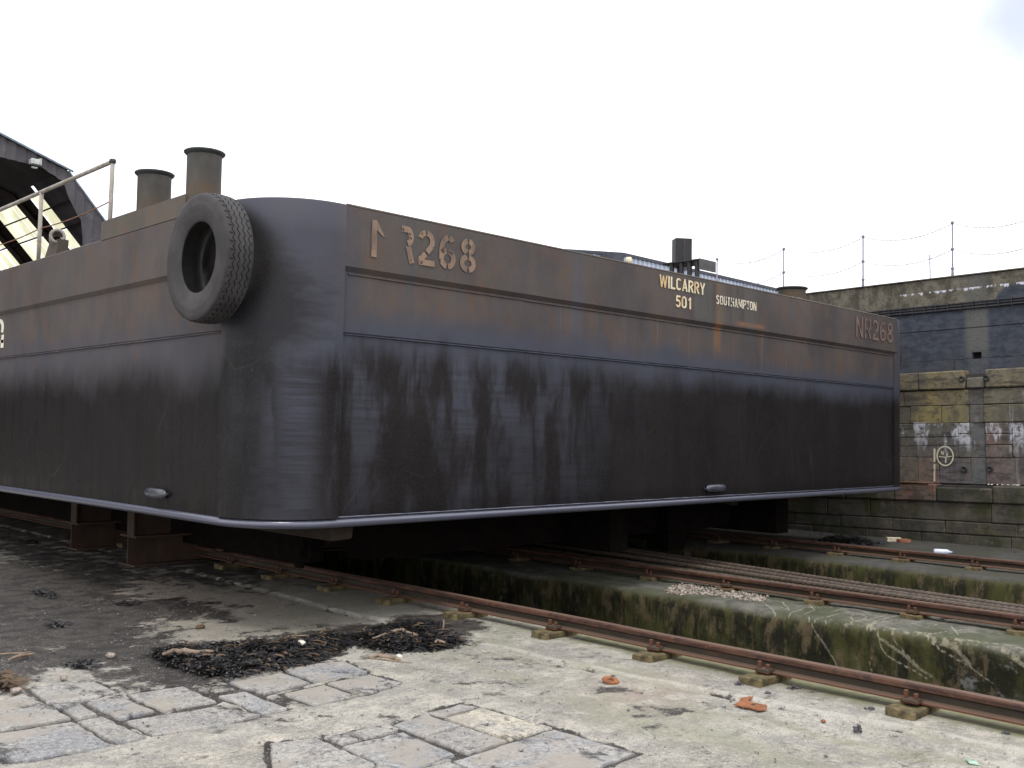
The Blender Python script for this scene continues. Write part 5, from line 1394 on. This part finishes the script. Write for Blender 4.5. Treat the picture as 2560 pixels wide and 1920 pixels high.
o = obj('rusty_washer', xf(lathe([(.022, 0), (.06, 0), (.06, .012), (.022, .012)], 8, 'Z', True), Matrix.Rotation(R(12), 4, 'X')), RUSTP, loc=(q[0], q[1], .012)); tag(o, 'rusty flat washer beside a dark stain', 'washer')
lumpo(PT([(5.478, 2.911)]), .014, RUSTP, 'rust_flake', 'small red rust flake right of the bracket', 'rust flake', (1.3, 1, .6), 9)
q = PT([(5.377, 2.03)])
o = obj('glass_shard', xf(bbox(-.035, .035, -.022, .022, 0, .008, .003, 1, .006), Matrix.Rotation(.6, 4, 'Z')), mat_plain('green glass', (.32, .48, .38), .25, spec=.8), loc=(q[0], q[1], .004)); tag(o, 'pale green glass shard in the bottom right corner', 'glass shard')
# gravel on the middle block
gp_ = [(8.765, 6.509), (9.39, 6.734), (9.549, 6.483), (9.433, 6.059), (9.413, 5.671), (9.057, 5.5), (9.046, 5.81), (9.034, 6.133), (8.806, 6.315)]
r = random.Random(4); vs = []; ico = None
bm = bmesh.new(); bmesh.ops.create_icosphere(bm, subdivisions=1, radius=1); ico = ([tuple(v.co) for v in bm.verts], [tuple(v.index for v in f.verts) for f in bm.faces]); bm.free()
xs = [a[0] for a in gp_]; ys = [a[1] for a in gp_]; cnt = 0
while cnt < 620:
    x, y = r.uniform(min(xs), max(xs)), r.uniform(min(ys), max(ys))
    if in_poly(x, y, gp_) < -.05 * r.random(): continue
    s = r.uniform(.006, .022); cnt += 1
    vs.append(xf(ico, Matrix.Translation((x, y, -.03 + s * .5)) @ Matrix.Rotation(r.uniform(0, 6), 4, 'Z') @ Matrix.Diagonal((s, s * r.uniform(.6, 1.3), s * r.uniform(.5, .9), 1))))
o = obj('gravel', join(*vs), PEBB); tag(o, 'patch of pale pink gravel in front of the middle rail', kind='stuff')
# fine grit over the near pavement
vs = []
for i in range(1500):
    x = r.uniform(1.6, 6.0); y = r.uniform(1.8, 9.5); s = r.uniform(.0025, .007) * (1 if r.random() < .93 else 2)
    vs.append(xf(ico, Matrix.Translation((x, y, .004)) @ Matrix.Rotation(r.uniform(0, 6), 4, 'Z') @ Matrix.Diagonal((s, s * r.uniform(.6, 1.3), s * .7, 1))))
o = obj('grit', join(*vs), GRIT); tag(o, 'loose grit scattered over the pavement', kind='stuff')
# things on the far strip
q = [(14.681, 6.076), (14.778, 5.834)]
a, b_ = Vector((*q[0], .04)), Vector((*q[1], .04)); d = b_ - a
bt = empty('plastic_bottle', a); tag(bt, 'empty clear and white plastic bottle lying beside the far rail', 'bottle')
rot = d.to_track_quat('X', 'Z').to_matrix().to_4x4(); L = min(d.length, .34)
obj('bottle_body', xf(lathe([(0, 0), (.035, .004), (.038, .03), (.038, L * .7), (.015, L * .88), (.013, L * .95)], 12, 'X'), rot), mat_plain('cloudy plastic', (.62, .66, .75), .25), bt, True)
obj('bottle_cap', xf(lathe([(.016, L * .94), (.016, L), (0, L)], 10, 'X'), rot), mat_plain('blue cap', (.10, .2, .6), .4), bt, True)
q = PT([(15.879, 7.214)]); o = obj('cream_brick', xf(bbox(-.11, .11, -.05, .05, 0, .07, .008), Matrix.Rotation(R(-52), 4, 'Z')), CREAM, loc=(q[0], q[1], 0)); tag(o, 'loose cream brick at the foot of the wall', 'brick')
q = PT([(15.904, 7.058)]); o = obj('red_brick', xf(bbox(-.10, .10, -.05, .05, 0, .055, .01, 1, .01), Matrix.Rotation(R(-30), 4, 'Z')), mat_plain('red brick', (.24, .10, .06), .85), loc=(q[0], q[1], 0)); tag(o, 'broken red brick beside the cream brick', 'brick')
rb = [(14.813, 7.877), (15.386, 8.063), (15.368, 7.72), (15.522, 7.47), (14.937, 7.127), (14.631, 7.35), (14.585, 7.707)]
w5 = weed_pile([rb], 500, .10, WEED, 31, name='rubble_weed', sz=1.6); tag(w5, 'dark weed and rubble heaped against the far rail', kind='stuff')
xs = [a[0] for a in rb]; ys = [a[1] for a in rb]; vs = []
for i in range(150):
    if i < 80: x, y = r.uniform(min(xs), max(xs)), r.uniform(min(ys), max(ys)); s = r.uniform(.02, .05)
    else: x, y = r.uniform(13.6, 16.2), r.uniform(3.4, 9); s = r.uniform(.008, .025)
    vs.append(xf(ico, Matrix.Translation((x, y, s * .4)) @ Matrix.Rotation(r.uniform(0, 6), 4, 'Z') @ Matrix.Diagonal((s, s * r.uniform(.6, 1.3), s * .7, 1))))
o = obj('rubble', join(*vs), MUSS); tag(o, 'small dark rubble on the far strip below the wall', kind='stuff')
vs = []
for i in range(150):
    y = 6.0 - 2.2 * r.random() ** .8; s = r.uniform(.004, .014)
    vs.append(xf(ico, Matrix.Translation((16.44 + r.uniform(-.05, .14), y, .955 - .0209 * (y - 6.5) + s * .3)) @ Matrix.Diagonal((s, s * 1.2, s * .8, 1))))
o = obj('ledge_gravel', join(*vs), SHELL); tag(o, 'line of white crumbs along the right part of the wall ledge', kind='stuff')
